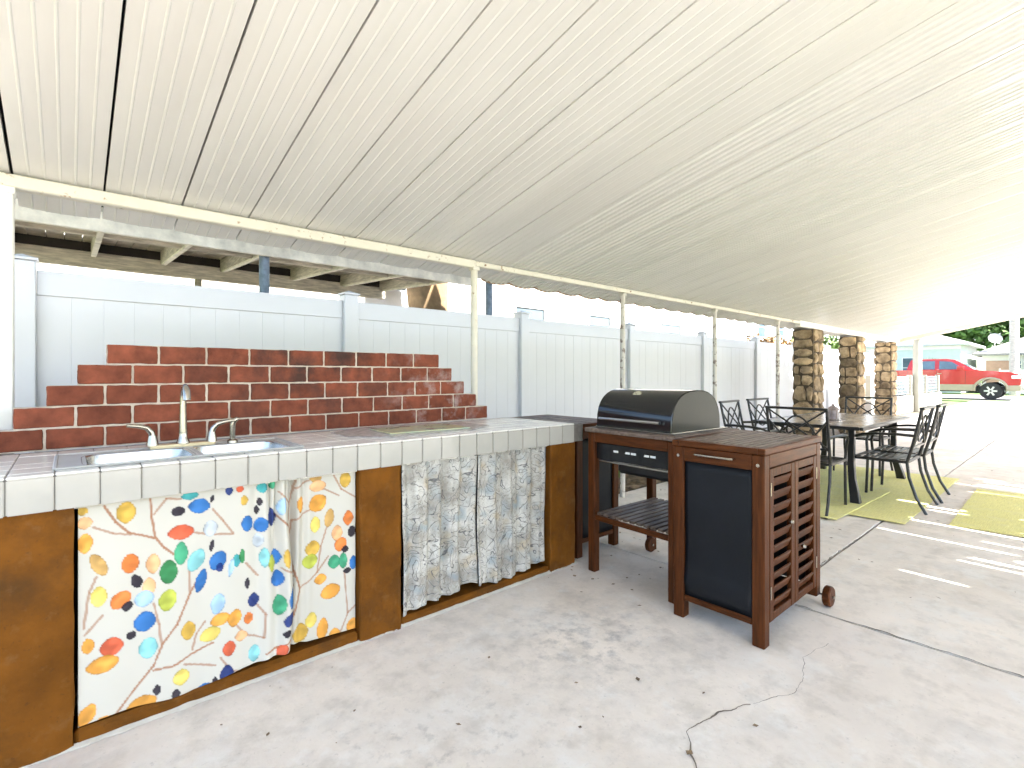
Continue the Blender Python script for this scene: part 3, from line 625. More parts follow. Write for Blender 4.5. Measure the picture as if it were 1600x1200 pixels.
for s in(-1,1):
    wh=MB().lathe([(.012,-.016),(.044,-.016),(.05,-.01),(.05,.01),(.044,.016),(.012,.016)],(-.25*-s,s*.255+.015,.05),18,'y').build('wheel',wood,g,smooth=True)
    MB().lathe([(.008,-.022),(.008,.022)],(-.25*-s,s*.255+.015,.05),8,'y').build('hub_nut',chrome,wh)
# ---------------------------------------------------------------- dining set
def make_chair(loc,rz,label):
    t=thing('patio_chair',label,'chair',loc,rz,'black metal chairs round the table'); r=.0125
    for s in(-1,1):
        MB().tube([(s*.235,-.20,.43),(s*.24,-.245,.60),(s*.24,-.305,.90)],r,8).build('back_post',ironm,t,smooth=True)
        MB().tube([(s*.235,-.20,.43),(s*.237,-.215,.30),(s*.24,-.265,.13),(s*.245,-.335,0)],r,8).build('leg',ironm,t,smooth=True)
        MB().tube([(s*.235,.215,0),(s*.235,.205,.25),(s*.235,.20,.44)],r,8).build('leg',ironm,t,smooth=True)
        a=[(s*.24,-.262,.665),(s*.262,-.15,.672),(s*.272,0,.668),(s*.268,.12,.655),(s*.258,.19,.625),(s*.242,.212,.55),(s*.235,.205,.44)]
        MB().tube(a,.0125,8).build('armrest',ironm,t,smooth=True)
    fr=MB().bar((-.235,-.2,.43),(.235,-.2,.43),.02,.024).bar((-.235,.2,.43),(.235,.2,.43),.02,.024).bar((-.235,-.2,.43),(-.235,.2,.43),.02,.024).bar((.235,-.2,.43),(.235,.2,.43),.02,.024).build('seat_frame',ironm,t,bevel=.003)
    sm_=MB().box(-.226,.226,-.022,.022,.437,.445).mesh('seat_slat',ironm,bevel=.002)
    for i in range(7): link('seat_slat',sm_,t,(0,-.165+.055*i,-.004+.01*(abs(i-3)/3)**2))
    MB().bar((-.252,-.307,.905),(.252,-.307,.905),.035,.022).build('top_rail',ironm,t,bevel=.005)
    MB().bar((-.24,-.238,.56),(.24,-.238,.56),.016,.018).build('back_rail',ironm,t,bevel=.003)
    def bk(u,v): # point on the leaning back
        return (u,-.238-.067*(v-.56)/.34,v)
    def curve(f,n=14): return [bk(*f(i/n)) for i in range(n+1)]
    for f in (lambda q:(-.235+.47*q,.895-.33*q),lambda q:(.235-.47*q,.895-.33*q),
              lambda q:(-.20+.40*q,.57+.27*math.sin(PI*q)),lambda q:(-.235+.47*q,.80-.20*math.sin(PI*q))):
        MB().tube(curve(f),.008,6).build('lattice_bar',ironm,t,smooth=True)
    return t
ch=make_chair((5.745,1.235,0),0,'black metal chair on the open side of the table, closer to the camera')
dup(ch,(6.33,1.225,0),R(2),'black metal chair on the open side of the table, farther from the camera')
dup(ch,(5.45,2.27,0),R(180+4),'black metal chair on the fence side of the table, closer to the grill')
dup(ch,(6.16,2.28,0),R(180-3),'black metal chair on the fence side of the table, closer to the columns')
dup(ch,(5.06,1.67,0),R(-90),'black metal chair at the near end of the table behind the cart')
dup(ch,(7.30,1.82,0),R(90),'black metal chair at the far end of the table')
tb=thing('dining_table','rectangular patio table with tan tile top and black flared legs','table',(6.28,1.795,0))
MB().box(-.925,.925,-.475,-.445,.69,.722).box(-.925,.925,.445,.475,.69,.722).box(-.925,-.895,-.444,.444,.69,.722).box(.895,.925,-.444,.444,.69,.722).build('top_frame',ironm,tb,bevel=.004)
tl=MB().box(-.147,.147,-.145,.145,.700,.721).mesh('top_tile',stonetop,bevel=.003)
for i in range(6):
    for j in range(3): link('top_tile',tl,tb,(-.745+.298*i,-.296+.296*j,0))
MB().box(-.89,.89,-.44,.44,.692,.700).build('tray',ironm,tb)
for sx in(-1,1):
    for sy in(-1,1):
        pts=[(sx*.80,sy*.36,.69),(sx*.785,sy*.35,.55),(sx*.78,sy*.345,.38),(sx*.80,sy*.36,.22),(sx*.84,sy*.39,.09),(sx*.86,sy*.405,0)]
        MB().tube(pts,[.03,.036,.038,.04,.05,.056],4).build('leg',ironm,tb,bevel=.004)
        MB().tube(arc((sx*.79,sy*.35,.60),(sx*.55,sy*.26,.69),(0,0,-.03),6),.012,6).build('brace',ironm,tb)
ln=thing('table_lantern','small weathered metal lantern standing on the dining table','lantern',(5.99,1.74,.7215)); lm=M('lantern_metal',(.32,.26,.24),.6,.3,var=.3,vs=30)
MB().lathe([(.05,0),(.052,.012),(.046,.018)],n=14).build('base',lm,ln,smooth=True)
MB().lathe([(.042,.018),(.042,.105)],n=14).build('body',M('lantern_glass',(.40,.33,.34),.3,var=.4,vs=25),ln,smooth=True)
for k in range(6): a=k*PI/3; MB().tube([(.044*math.cos(a),.044*math.sin(a),.018),(.044*math.cos(a),.044*math.sin(a),.108)],.004,6).build('cage_bar',lm,ln)
MB().lathe([(.062,.106),(.058,.116),(.03,.145),(.014,.15),(.014,.165),(.004,.172)],n=14).build('roof',lm,ln,smooth=True)
# mats
def mat_(x0,x1,y0,y1,z,rz,label):
    n=60;m=20;vs=[];fs=[]
    for j in range(m+1):
        for i in range(n+1):
            x=x0+(x1-x0)*i/n+ (.008*noise.noise((j*.9,x0,1)) if i in(0,n) else 0); y=y0+(y1-y0)*j/m+(.008*noise.noise((i*.9,y0,1)) if j in (0,m) else 0)
            vs.append((x,y,z+.006+.004*noise.noise((x*2,y*2,z*9))))
    for j in range(m):
        for i in range(n): a=j*(n+1)+i; fs.append((a,a+1,a+n+2,a+n+1))
    c=((x0+x1)/2,(y0+y1)/2,z)
    o=MB(c).add(vs,fs).build('floor_mat',rugm); o.location=c; o.rotation_euler=(0,0,rz); o.modifiers.new('s','SOLIDIFY').thickness=.006; o.modifiers['s'].offset=-1
    tag(o,label,'mat','yellow floor mats')
mat_(4.98,7.6,.95,2.9,.004,0,'large yellow mat under the dining table and chairs')
mat_(4.7,6.2,1.32,2.5,.016,R(-1.5),'smaller yellow mat overlapping the larger one beneath the table')
mat_(5.27,7.15,-.75,.735,.004,R(1),'yellow mat on the open floor beside the dining set')
# ---------------------------------------------------------------- stone columns
def stone_face(par,org,ux,wd,out):
    """irregular stones covering a face: org corner, ux unit along the width, out unit outward"""
    z=.01; org=Vector(org);ux=Vector(ux);out=Vector(out)
    while z<1.95:
        h=random.uniform(.14,.27); h=min(h,1.965-z) if 1.965-z>.1 else 1.965-z
        if h<.05: break
        k=1 if random.random()<.35 and wd<.4 else random.choice([2,2,3]) if wd>.38 else 2 if random.random()<.6 else 1
        cuts=[0]+sorted(random.uniform(.3,.7) if k==2 else (i+1)/k+random.uniform(-.08,.08) for i in range(k-1))+[1]
        for a,b in zip(cuts,cuts[1:]):
            x0,x1=a*wd+.006,b*wd-.006; hh=h-.011; cx_,cz_=(x0+x1)/2,z+hh/2; N=random.choice([7,8,9]); outer=[];inner=[];base=[]
            ph=random.uniform(0,6)
            for i in range(N):
                th_=2*PI*i/N+ph; c_,s_=math.cos(th_),math.sin(th_); q=1/max(abs(c_),abs(s_)); q=1+(q-1)*random.uniform(.55,.95); q*=random.uniform(.93,1.03)
                X=cx_+max(-1,min(1,c_*q))*(x1-x0)/2; Z=cz_+max(-1,min(1,s_*q))*hh/2
                d=random.uniform(.010,.028)
                base.append(org+ux*X+Vector((0,0,Z))-out*.02); outer.append(org+ux*X+Vector((0,0,Z))+out*d)
                inner.append(org+ux*(cx_+(X-cx_)*.72)+Vector((0,0,cz_+(Z-cz_)*.72))+out*(d+random.uniform(.008,.02)))
            fs=[(i,(i+1)%N,N+(i+1)%N,N+i) for i in range(N)]+[(N+i,N+(i+1)%N,2*N+(i+1)%N,2*N+i) for i in range(N)]+[tuple(range(2*N,3*N))]
            MB(par.location).add(base+outer+inner,fs).build('stone',stonem,par)
        z+=h
def column(x,label):
    y=2.99; wx,wy=.46,.30
    t=thing('stone_column',label,'column',(x+wx/2,y+wy/2,0),0,'stone columns')
    MB(t.location).box(x,x+wx,y,y+wy,0,1.955).build('core',stonemortar,t)
    stone_face(t,(x,y,0),(0,1,0),wy,(-1,0,0)); stone_face(t,(x,y,0),(1,0,0),wx,(0,-1,0)); stone_face(t,(x+wx,y,0),(0,1,0),wy,(1,0,0)); stone_face(t,(x,y+wy,0),(1,0,0),wx,(0,1,0))
column(9.28,'tan stone column closest to the camera'); column(11.72,'tan stone column in the middle of the row'); column(14.34,'tan stone column at the far end of the roof')
# ---------------------------------------------------------------- low wall with mesh panels, round post
greymas=M('grey_masonry',(.30,.29,.27),.9,var=.15,vs=3,world=True); creamc=M('cream_column_paint',(.30,.28,.22),.6,var=.06,world=True)
lw=thing('low_wall','low white masonry wall with grey mesh panels on top','wall',(20,3.75,0))
LO=lw.location
MB(LO).box(15.6,25.2,3.66,3.84,0,.52).build('masonry',greymas,lw,bevel=.01)
for x in(15.7,18.0,20.3,22.6,24.9): MB(LO).box(x-.06,x+.06,3.69,3.81,.521,1.18).build('mesh_post',creamc,lw,bevel=.004)
mesh_me=MB()
for i in range(20): mesh_me.bar((-1.05+.11*i,0,.58),(-1.05+.11*i,0,1.14),.012,.012)
for k in range(6): mesh_me.bar((-1.07,0,.59+.108*k),(1.07,0,.59+.108*k),.012,.012)
mm=mesh_me.mesh('mesh_panel',M('grey_lattice',(.26,.30,.31),.6,var=.3,vs=10))
for x in(16.85,19.15,21.45,23.75): link('mesh_panel',mm,lw,(x-20,0,0))
cpst=thing('carport_column','smooth round cream column rising from the low wall','column',(20.5,3.58,0))
MB().lathe([(.13,0),(.125,.1),(.115,2.38)],n=18).build('shaft',creamc,cpst,smooth=True)
MB().box(-.16,.16,-.16,.16,2.382,2.5).build('capital',creamc,cpst,bevel=.01)
# ---------------------------------------------------------------- timber deck behind the fence
dk=thing('timber_deck','weathered grey timber deck frame standing behind the fence','deck',(1.8,6,0)); DO=dk.location
YN,YFR=4.92,7.2
def zj(y): return 2.37+(y-YN)*.055
jx=[-.45,.2,.83,1.45,2.3,3.0,3.62]
for x in jx:
    MB(DO).add([(x-.02,YN,zj(YN)),(x+.02,YN,zj(YN)),(x+.02,YFR,zj(YFR)),(x-.02,YFR,zj(YFR)),(x-.02,YN,zj(YN)+.17),(x+.02,YN,zj(YN)+.17),(x+.02,YFR,zj(YFR)+.17),(x-.02,YFR,zj(YFR)+.17)],[(0,1,2,3),(4,5,6,7),(0,1,5,4),(1,2,6,5),(2,3,7,6),(3,0,4,7)]).build('joist',greyw,dk,bevel=.004)
    MB(DO).bar((x,YN+.02,zj(YN)-.013),(x,YFR-.1,zj(YFR)-.013),.045,.022).build('lit_joist_strip',palew,dk,bevel=.003)  # pale strip paints the lit underside of the joist
for a,b in zip(jx,jx[1:]):
    y=5.75+random.uniform(-.05,.05); MB(DO).box(a+.022,b-.022,y-.02,y+.02,zj(y)-.01,zj(y)+.16).build('blocking',greyw,dk,bevel=.003)
MB(DO).box(-1.2,3.7,YFR+.003,YFR+.09,zj(YFR)-.12,zj(YFR)+.05).build('rear_beam',greyw,dk,bevel=.006); MB(DO).box(-1.2,3.66,YFR+.02,YFR+.06,zj(YFR)+.052,zj(YFR)+.2).build('void_shade_board',M('deck_void_shade',(.035,.028,.022),.9,var=.4,vs=4,world=True),dk)  # near-black board paints the unlit void above the rear beam
MB(DO).box(-1.2,3.66,YN-.045,YN-.003,zj(YN)-.10,zj(YN)+.05).build('front_rim',palew,dk,bevel=.005)
bm2=MB().box(-.068,.068,YN-.06-6,YFR+.1-6,0,.028).mesh('deck_board',greyw,bevel=.003)
x=-1.1
while x<3.7: 
    b=link('deck_board',bm2,dk,(x-1.8,0,2.58)); b.rotation_euler=(math.atan(.055),0,0); x+=.142
for x,y,r,mt,nm in[(1.345,4.97,.045,bluepipe,'pipe_post'),(3.98,4.97,.045,bluepipe,'pipe_post'),(1.2,7.24,.04,greyw,'timber_post'),(3.12,7.24,.04,greyw,'timber_post')]:
    zt=2.36 if y<6 else zj(YFR)-.12
    if x>3.9: zt=2.55
    MB(DO).lathe([(r,0),(r,zt)],(x,y,0),12).build(nm,mt,dk,smooth=True)
MB(DO).box(3.68,4.05,4.93,5.0,2.42,2.55).build('beam_stub',greyw,dk,bevel=.004)
# ---------------------------------------------------------------- neighbouring buildings
nb=thing('stucco_building','long white stucco building beyond the fence','building',(8,11,0)); NO=nb.location
MB(NO).box(-3,20.4,9.0,14,0,4.4).build('wall',stuccow,nb)
MB(NO).box(-3.3,20.7,8.6,14.4,4.4,4.6).build('roof',whiteroof,nb)
def win(par,x0,x1,z0,z1,y,off,pane=blind,axis='y'):
    f=MB(off)
    T=.05
    def bx(a,b,c,d,e0,e1):
        if axis=='y': f.box(a,b,y+e0,y+e1,c,d)
        else: f.box(y+e0,y+e1,a,b,c,d)
    bx(x0-T,x0,z0-T,z1+T,-.04,-.002); bx(x1,x1+T,z0-T,z1+T,-.04,-.002); bx(x0,x1,z1,z1+T,-.04,-.002); bx(x0,x1,z0-T,z0,-.06,-.002); bx(x0,x1,(z0+z1)/2-.02,(z0+z1)/2+.02,-.03,-.002)
    w_=f.build('window',whitep,par); f=MB(off); bx(x0,x1,z0,z1,-.012,-.004); f.build('pane',pane,w_); return w_
for x0,x1 in((8.0,8.95),(10.7,11.6),(14.2,15.4)): win(nb,x0,x1,1.75,2.82,9.0,NO)
v=MB(NO).box(5.15,5.42,8.95,8.998,2.5,2.9).build('vent',whitep,nb,bevel=.005)
for k in range(6): MB(NO).bar((5.17,8.945,2.53+.06*k),(5.40,8.945,2.53+.06*k),.02,.03,up=(0,.6,.8)).build('vent_slat',blind,v)
MB(NO).tube([(-2.5,8.9,2.86),(5,8.9,2.9)],.05,8).build('pipe',bluepipe,nb,smooth=True)
b2=thing('pale_blue_building','pale blue two storey house beyond the fence, left of the columns','house',(32,15,0))
MB(b2.location).box(27.4,37,12,18,0,6.2).build('wall',paleblue,b2)
MB(b2.location).add([(27,11.6,6.2),(37.4,11.6,6.2),(37.4,18.4,6.2),(27,18.4,6.2),(27,15,8),(37.4,15,8)],[(0,1,5,4),(2,3,4,5),(0,4,3),(1,2,5),(0,1,2,3)]).build('roof',whiteroof,b2)
for x0 in(28.6,31.2,33.9): win(b2,x0,x0+1.0,3.3,4.4,12,b2.location,glass)
def hip(name,label,x0,x1,y0,y1,h,rh,wm,rm):
    t=thing(name,label,'house',((x0+x1)/2,(y0+y1)/2,0)); o=t.location
    MB(o).box(x0,x1,y0,y1,0,h).build('wall',wm,t)
    e=.45; ym0,ym1=y0+(x1-x0)*.35,y1-(x1-x0)*.35; xm=(x0+x1)/2
    MB(o).add([(x0-e,y0-e,h),(x1+e,y0-e,h),(x1+e,y1+e,h),(x0-e,y1+e,h),(xm,ym0,h+rh),(xm,ym1,h+rh),(x0-e,y0-e,h+.14),(x1+e,y0-e,h+.14),(x1+e,y1+e,h+.14),(x0-e,y1+e,h+.14)],[(3,2,1,0),(0,1,7,6),(1,2,8,7),(2,3,9,8),(3,0,6,9),(6,7,4),(7,8,5,4),(8,9,5),(9,6,4,5)]).build('roof',rm,t)
    return t
h1=hip('teal_house','pale teal house with a pale hipped roof behind the red truck',43,50,5.3,14.5,3.1,1.2,teal,whiteroof)
for y0,y1 in((7.3,8.3),(10.2,11.2)): win(h1,y0,y1,1.0,2.3,43,h1.location,glass,'x')
MB(h1.location).box(42.93,42.998,5.3,14.5,2.85,3.08).build('eave_trim',whitep,h1)
h2=hip('shingle_house','low house with grey shingle roof, tan garage doors and a satellite dish',46,54,-9,4.6,2.45,1.75,stuccow,shingle)
for a in((3.3,4.4),(-.2,1.9)): 
    gd=MB(h2.location).box(45.94,45.998,a[0],a[1],.1,2.1).build('garage_door',M('tan_door',(.45,.27,.19),.6),h2)
for a in((2.9,3.2),(2.35,2.65)): win(h2,a[0]-.15,a[1]-.1,1.6,2.1,46,h2.location,glass,'x')
dish=MB().lathe([(.02,0),(.2,.03),(.36,.10),(.365,.11),(.2,.045),(.02,.015)],n=18).build('dish',M('grey_dish',(.30,.30,.31),.5),h2,smooth=True); dish.location=(46.2-50,4.0+2.2,3.55); dish.rotation_euler=(R(20),R(-62),0)
MB(h2.location).tube([(46.3,4.0,2.6),(46.25,4.0,3.5)],.03,6).build('dish_mast',steel,h2)
wf=thing('white_panel_fence','white panel fence across the street behind the truck','fence',(42.3,-4,0))
for k in range(11):
    MB().box(-.02,.02,5.9-k*1.6,7.4-k*1.6,.05,1.45).build('panel',whitep,wf,bevel=.01); MB().box(-.06,.06,7.42-k*1.6,7.48-k*1.6,0,1.55).build('post',whitep,wf)
up_=thing('utility_pole','grey timber utility pole beyond the red truck','pole',(40.8,2.72,0))
MB().lathe([(.23,0),(.2,5),(.17,9)],n=14).build('shaft',greyw,up_,smooth=True); MB().box(-.06,.06,-1.1,1.1,8.3,8.42).build('crossarm',greyw,up_)
# ---------------------------------------------------------------- vehicles
def wheel(par,x,y,r,wd):
    prof=[(r*.60,-wd/2),(r*.94,-wd/2),(r,-wd*.36),(r,wd*.36),(r*.94,wd/2),(r*.60,wd/2)]
    t=MB().lathe(prof,(x,y,r),24,'y').build('wheel',rubber,par,smooth=True)
    m=MB().lathe([(r*.61,-wd*.42),(r*.55,-wd*.46),(r*.52,-wd*.30)],(x,y,r),24,'y'); sgn=-1
    m.lathe([(r*.16,-wd*.47),(r*.16,-wd*.2)],(x,y,r),12,'y')
    for k in range(6):
        a=k*PI/3; m.bar((x+r*.1*math.cos(a),y-wd*.42,r+r*.1*math.sin(a)),(x+r*.57*math.cos(a),y-wd*.42,r+r*.57*math.sin(a)),.075,.05,up=(0,1,0))
    m.build('rim',alu,t,smooth=True)
def extr(pts,y0,y1): # side profile (s back from nose, z) -> prism along local y; local x forward
    return [( -s,y0,z) for s,z in pts],(0,y1-y0,0)
def truck():
    t=thing('pickup_truck','red pickup truck with tan lower trim parked across the driveway end','pickup truck',(33.9,1.95,0),R(-90))
    def arch(c,r,n=8): return [(c+r*math.cos(PI*i/n)*1.0,.42+r*math.sin(PI*i/n)) for i in range(n+1)]
    a1=arch(1.05,.50); a2=arch(4.86,.50)
    body=[(.04,.70),(.02,.95),(.10,1.18),(.35,1.30),(1.55,1.40),(1.75,1.42),(6.02,1.40),(6.06,.75)]+[(s,z) for s,z in [(5.36,.62)]]+[(4.86+.5*math.cos(PI*i/8),.62+.38*math.sin(PI*i/8)) for i in range(1,8)]+[(4.36,.62),(1.55,.62)]+[(1.05+.5*math.cos(PI*i/8),.62+.40*math.sin(PI*i/8)) for i in range(1,8)]+[(.55,.62)]
    b=MB(); p,e=extr(body,-.95,.95); b.prism(p,e); body_o=b.build('body',redp,t,bevel=.025,seg=2)
    tr=MB()
    for pr in ([(.03,.42),(.02,.69),(.5,.69),(.52,.42)],[(1.58,.40),(1.58,.72),(4.33,.72),(4.33,.40)],[(5.39,.45),(5.39,.72),(6.07,.72),(6.07,.45)]):
        p,e=extr(pr,-.957,.957); tr.prism(p,e)
    tr.build('lower_trim',tanp,t,bevel=.015)
    for c in(1.05,4.86):
        for sy in(-1,1):
            f=MB(); pts=[(-(c+.58*math.cos(PI*i/12)),sy*.965,.50+.52*math.sin(PI*i/12)) for i in range(13)]; f.tube(pts,.05,6); f.build('wheel_arch',tanp,t,smooth=True)
    cab=[(1.62,1.40),(2.38,1.93),(2.7,1.985),(3.9,1.985),(4.12,1.93),(4.28,1.41)]
    p,e=extr(cab,-.80,.80); m=MB(); n=len(p)
    wide=[(x,-.90 if z<1.5 else -.76,z) for x,y,z in p]; far=[(x,.90 if z<1.5 else .76,z) for x,y,z in p]
    m.add(wide+far,[tuple(range(n)),tuple(range(2*n-1,n-1,-1))]+[(i,(i+1)%n,n+(i+1)%n,n+i) for i in range(n)]); cb=m.build('cab',redp,t,bevel=.03,seg=2)
    def glassp(q,nm='side_window'):
        for sy in(-1,1):
            m=MB(); pts=[(-s,sy*(.90-.14*(z-1.41)/.52+.012),z) for s,z in q]; m.prism(pts,(0,-sy*.01,0)); m.build(nm,glass,cb)
    glassp([(1.98,1.45),(2.47,1.83),(2.95,1.87),(2.95,1.45)]); glassp([(3.12,1.45),(3.12,1.87),(3.75,1.87),(3.80,1.45)])
    m=MB(); m.add([(-1.66,-.78,1.435),(-1.66,.78,1.435),(-2.33,.68,1.905),(-2.33,-.68,1.905)],[(0,1,2,3)]); ws=m.build('windscreen',glass,cb); ws.location=(.012,0,.012)
    for sy in(-1,1):
        MB().box(-3.09,-2.98,sy*.905-.008,sy*.905+.008,1.42,1.45).box(-2.25,-1.98,sy*1.02-.09,sy*1.02+.09,1.42,1.60).build('mirror',redp,t,bevel=.03)
        MB().box(-.36,-.05,sy*.80-.16,sy*.80+.16,.98,1.17).build('headlight',lampg,t,bevel=.03)
        for s in(2.85,3.75): MB().box(-s-.16,-s,sy*.962-.012,sy*.962+.012,1.22,1.26).build('door_handle',tanp,t,bevel=.006)
        for s in(1.95,3.04,4.2): MB().box(-s-.006,-s+.006,sy*.951-.003,sy*.951+.003,.74,1.39).build('door_seam',dark,t)
        MB().lathe([(.06,0),(.06,.03)],(-.02,sy*.62,.60),12,'x').build('fog_lamp',lampg,t)
    MB().box(-.06,.005,-.60,.60,.86,1.16).build('grille',steel,t,bevel=.02)
    MB().box(-.30,.06,-.94,.94,.50,.74).build('bumper',steel,t,bevel=.05,seg=2)
    MB().box(-5.95,-4.4,-.80,.80,1.402,1.41).build('bed_liner',blackm,t)
    for x in(-1.05,-4.86):
        for y in(-.83,.83): wheel(t,x,y,.41,.27)
    MB().box(-5.6,-.6,-.7,.7,.35,.62).build('chassis',blackm,t)
truck()
cr=thing('parked_car','blue car parked behind the truck bed, mostly hidden','car',(38.6,7.6,0),R(-90))
bd=[(0,.5),(.05,.85),(1.2,1.0),(1.9,1.42),(3.3,1.45),(4.1,1.02),(4.4,.95),(4.45,.5)]
p,e=extr(bd,-.85,.85); MB().prism(p,e).build('body',bluep,cr,bevel=.05,seg=2)
for sy in(-1,1): MB().prism([(-s,sy*.856,z) for s,z in [(1.5,1.03),(2.0,1.36),(3.2,1.38),(3.7,1.05)]],(0,sy*.01,0)).build('side_window',glass,cr)
MB().add([(-1.25,-.7,1.045),(-1.25,.7,1.045),(-1.86,.65,1.41),(-1.86,-.65,1.41)],[(0,1,2,3)]).build('windscreen',glass,cr).location=(0,0,.015)
for x in(-.85,-3.5):
    for y in(-.76,.76): wheel(cr,x,y,.32,.2)
# ---------------------------------------------------------------- trees and plants
def crown(par,c,rx,rz,n,mat,size=.28,clumps=26,nm='crown'):
    cl=[]
    for i in range(clumps):
        v=Vector((random.gauss(0,1),random.gauss(0,1),random.gauss(0,1))).normalized()*random.uniform(.35,1)
        cl.append((Vector((v.x*rx,v.y*rx,v.z*rz)),random.uniform(.22,.42)*rx))
    vs=[];fs=[]
    for i in range(n):
        p,r=random.choice(cl); d=Vector((random.gauss(0,1),random.gauss(0,1),random.gauss(0,1))).normalized()*r*random.uniform(.55,1.05)
        q=p+d; a=Vector((random.gauss(0,1),random.gauss(0,1),random.gauss(0,.6))).normalized(); b=a.cross(d.normalized()+Vector((0,0,.5))).normalized() if a.cross(d).length>1e-4 else a.orthogonal()
        s=size*random.uniform(.5,1.2); k=len(vs); vs+=[c+q-a*s*.5,c+q+b*s*.28,c+q+a*s*.5,c+q-b*s*.28]; fs.append((k,k+1,k+2,k+3))
    m=MB(par.location).add(vs,fs); me=bpy.data.meshes.new(nm); me.from_pydata(m.v,[],m.f); me.materials.append(mat); return link(nm,me,par)
def tree(x,y,h,rx,rz,label,mat,n=5000,size=.45,name='broadleaf_tree',tr=.28):
    t=thing(name,label,'tree',(x,y,0),0,'trees')
    MB().tube([(0,0,0),(.1,.05,h*.3),(-.05,.1,h*.6),(0,0,h*.9)],[tr*1.25,tr,tr*.75,tr*.4],10).build('trunk',bark,t,smooth=True)
    for k in range(5):
        a=k*1.3+random.random(); MB().tube([(0,0,h*.5),(rx*.3*math.cos(a),rx*.3*math.sin(a),h*.65),(rx*.6*math.cos(a),rx*.6*math.sin(a),h*.85)],[tr*.5,tr*.3,tr*.12],7).build('limb',bark,t,smooth=True)
    crown(t,Vector((x,y,h)),rx,rz,n,mat,size,34)
tree(60,10.5,5.2,4.4,3.0,'dense dark green tree behind the teal house',leafm,7000,.6)
tree(62,4.5,6.5,5.0,3.8,'tall dark green tree above the shingle roof',leafm,9000,.6)
tree(63,-3,6.5,5.2,4.0,'dark green tree right of the utility pole',leafm,8000,.6)
tree(44.6,1.2,2.0,1.1,1.3,'bright yellow green young tree beside the utility pole',leafy,2500,.28,tr=.1)
tree(30,9.5,2.3,1.5,1.2,'bright green small tree showing between the stone columns',leafy,3000,.3,tr=.12)
tree(25.5,10,2.2,1.4,.9,'rust tinged shrub like tree just above the fence, left of the columns',M('rusty_foliage',(.26,.15,.06),.7,var=.5,vs=2,world=True),2500,.25,tr=.1)
tree(-3.2,16,4.6,3.2,1.9,'leafy green tree showing at far left above the fence',leafy,5000,.35)
ot=thing('oak_tree','thick pale oak trunk rising behind the fence beside the deck','tree',(5.0,7.95,0))
MB().tube([(0,0,0),(.02,0,1.2),(0,.03,2.0),(-.05,.03,2.6),(-.1,0,3.4),(-.2,0,4.6)],[.40,.36,.35,.37,.42,.3],16).build('trunk',M('pale_oak_bark',(.24,.16,.085),.9,var=.4,vs=4,bump=1,bs=9),ot,smooth=True)
for k in range(4): a=k*1.6; MB().tube([(-.15,0,3.6),(-.15+1.6*math.cos(a)*.8,-1.6-.6*k,4.6),(4.2*math.cos(a),-3.6-.4*k,4.9)],[.2,.14,.06],8).build('limb',bark,ot,smooth=True)

def shade_canopy(par,n,mat,nm):
    cl=[(Vector((random.uniform(-3.2,12.0),random.uniform(.6,4.9),random.uniform(4.0,5.6))),random.uniform(.6,1.1)) for i in range(200)]; vs=[];fs=[]
    for i in range(n):
        p,r=random.choice(cl); d=Vector((random.gauss(0,1),random.gauss(0,1),random.gauss(0,.7))).normalized()*r*random.uniform(.3,1.05); q=p+d; q.z=max(q.z,3.45)
        a=Vector((random.gauss(0,1),random.gauss(0,1),random.gauss(0,.5))).normalized(); b=a.cross(Vector((random.gauss(0,.4),random.gauss(0,.4),1))).normalized(); s=.5*random.uniform(.5,1.2); k=len(vs); vs+=[q-a*s*.5,q+b*s*.28,q+a*s*.5,q-b*s*.28]; fs.append((k,k+1,k+2,k+3))
    m=MB(par.location).add(vs,fs); me=bpy.data.meshes.new(nm); me.from_pydata(m.v,[],m.f); me.materials.append(mat); link(nm,me,par)
shade_canopy(ot,30000,leafm,'crown')  # oak foliage spread unseen over the roof, added to shade the fence
def plant(x,y,h,label,n=14,mat=leafy):
    t=thing('garden_plant',label,'plant',(x,y,0),0,'plants in the bed by the fence')
    m=MB()
    for k in range(n):
        a=random.uniform(0,2*PI); l=h*random.uniform(.6,1.1); b=random.uniform(.4,.9)
        pts=[Vector((math.cos(a)*l*b*q,math.sin(a)*l*b*q,l*(q-.45*q*q*b)*1.3)) for q in (0,.35,.7,1)]; sd_=Vector((-math.sin(a),math.cos(a),0))
        vs=[];
        for p,wd in zip(pts,(.012,.03,.024,.002)): vs+=[p-sd_*wd,p+sd_*wd]
        m.add(vs,[(0,1,3,2),(2,3,5,4),(4,5,7,6)])
    m.build('leaves',mat,t); MB().tube([(0,0,0),(0,0,h*.4)],[.012,.008],6).build('stem',bark,t)
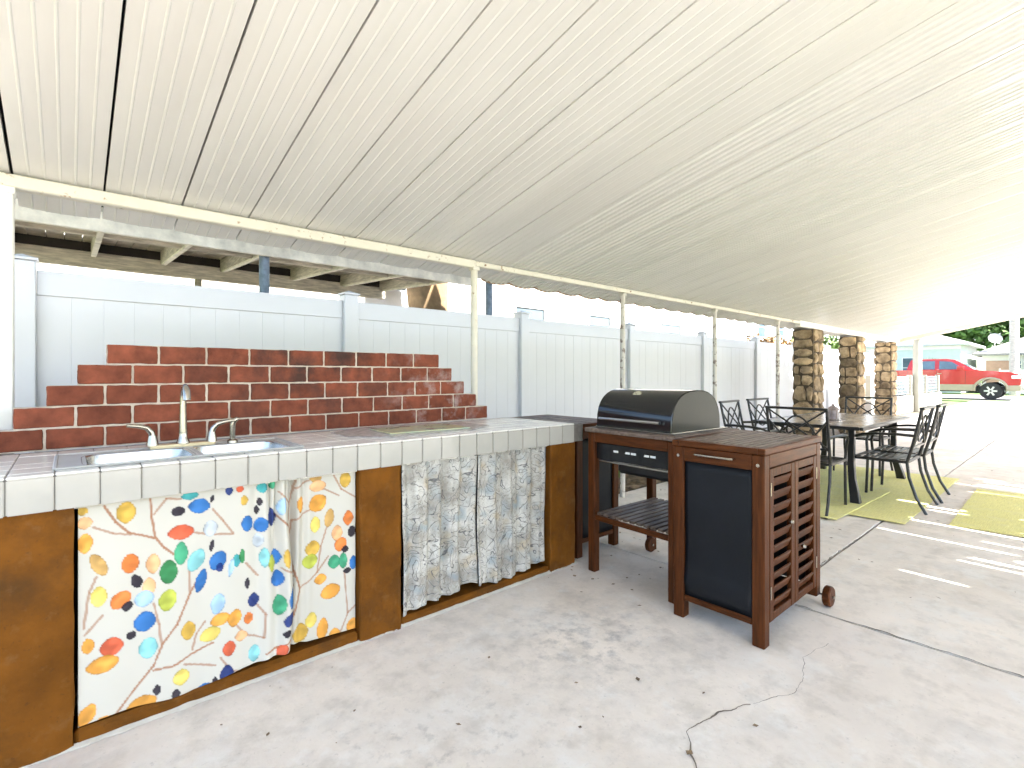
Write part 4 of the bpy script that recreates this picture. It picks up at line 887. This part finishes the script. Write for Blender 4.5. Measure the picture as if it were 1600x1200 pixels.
plant(4.75,3.55,.42,'small leafy plant in the leaf litter seen under the grill'); plant(6.6,3.7,.30,'low green plant at the fence foot behind the chairs'); plant(13.2,8.4,1.9,'tall green shrub tip showing over the fence by the last window',60)
yc=thing('spiky_plant','spiky yucca like plant in front of the teal house','plant',(41.6,6.6,0))
m=MB()
for k in range(60):
    a=random.uniform(0,2*PI); e=random.uniform(.5,1.5); l=1.5; d=Vector((math.cos(a)*math.cos(e),math.sin(a)*math.cos(e),math.sin(e))); s_=Vector((-math.sin(a),math.cos(a),0))*.05; m.add([Vector((0,0,.9))-s_,Vector((0,0,.9))+s_,Vector((0,0,.9))+d*l],[(0,1,2)])
m.build('leaves',leafy,yc); MB().tube([(0,0,0),(0,0,1)],.12,8).build('trunk',bark,yc)
# leaf litter
def scatter(name,n,fx,mat,label,smin=.02,smax=.06,cat='leaves'):
    vs=[];fs=[]
    for i in range(n):
        x,y=fx(); a=random.uniform(0,2*PI); s=random.uniform(smin,smax); wd=s*random.uniform(.2,.45); c_,s_=math.cos(a),math.sin(a); z=.003+random.uniform(0,.004)
        k=len(vs); t1=random.uniform(.0,.3)*s
        vs+=[(x-c_*s/2,y-s_*s/2,z),(x-s_*wd,y+c_*wd,z+t1*.5),(x+c_*s/2,y+s_*s/2,z+t1*.3),(x+s_*wd,y-c_*wd,z+.001)]; fs+=[(k,k+1,k+2),(k,k+2,k+3)]
    o=MB().add(vs,fs).build(name,mat); return tag(o,label,cat,kind='stuff')
scatter('leaf_litter',5200,lambda:(random.uniform(2.6,11),random.uniform(3.14,4.22)),litter,'brown dry leaves covering the bed along the fence',.05,.13)
def fl():
    q=random.random()
    if q<.42: return random.uniform(2.3,4.8),random.uniform(1.2,2.9)
    if q<.6: return random.uniform(5,12),random.uniform(-.2,1.6)
    if q<.68: return random.uniform(.2,2.3),random.uniform(.7,2.1)
    return random.uniform(2.9,14),random.uniform(-1.5,3.0)
scatter('dry_leaves',360,fl,litter,'small dry leaves and twigs scattered on the concrete floor',.008,.032)
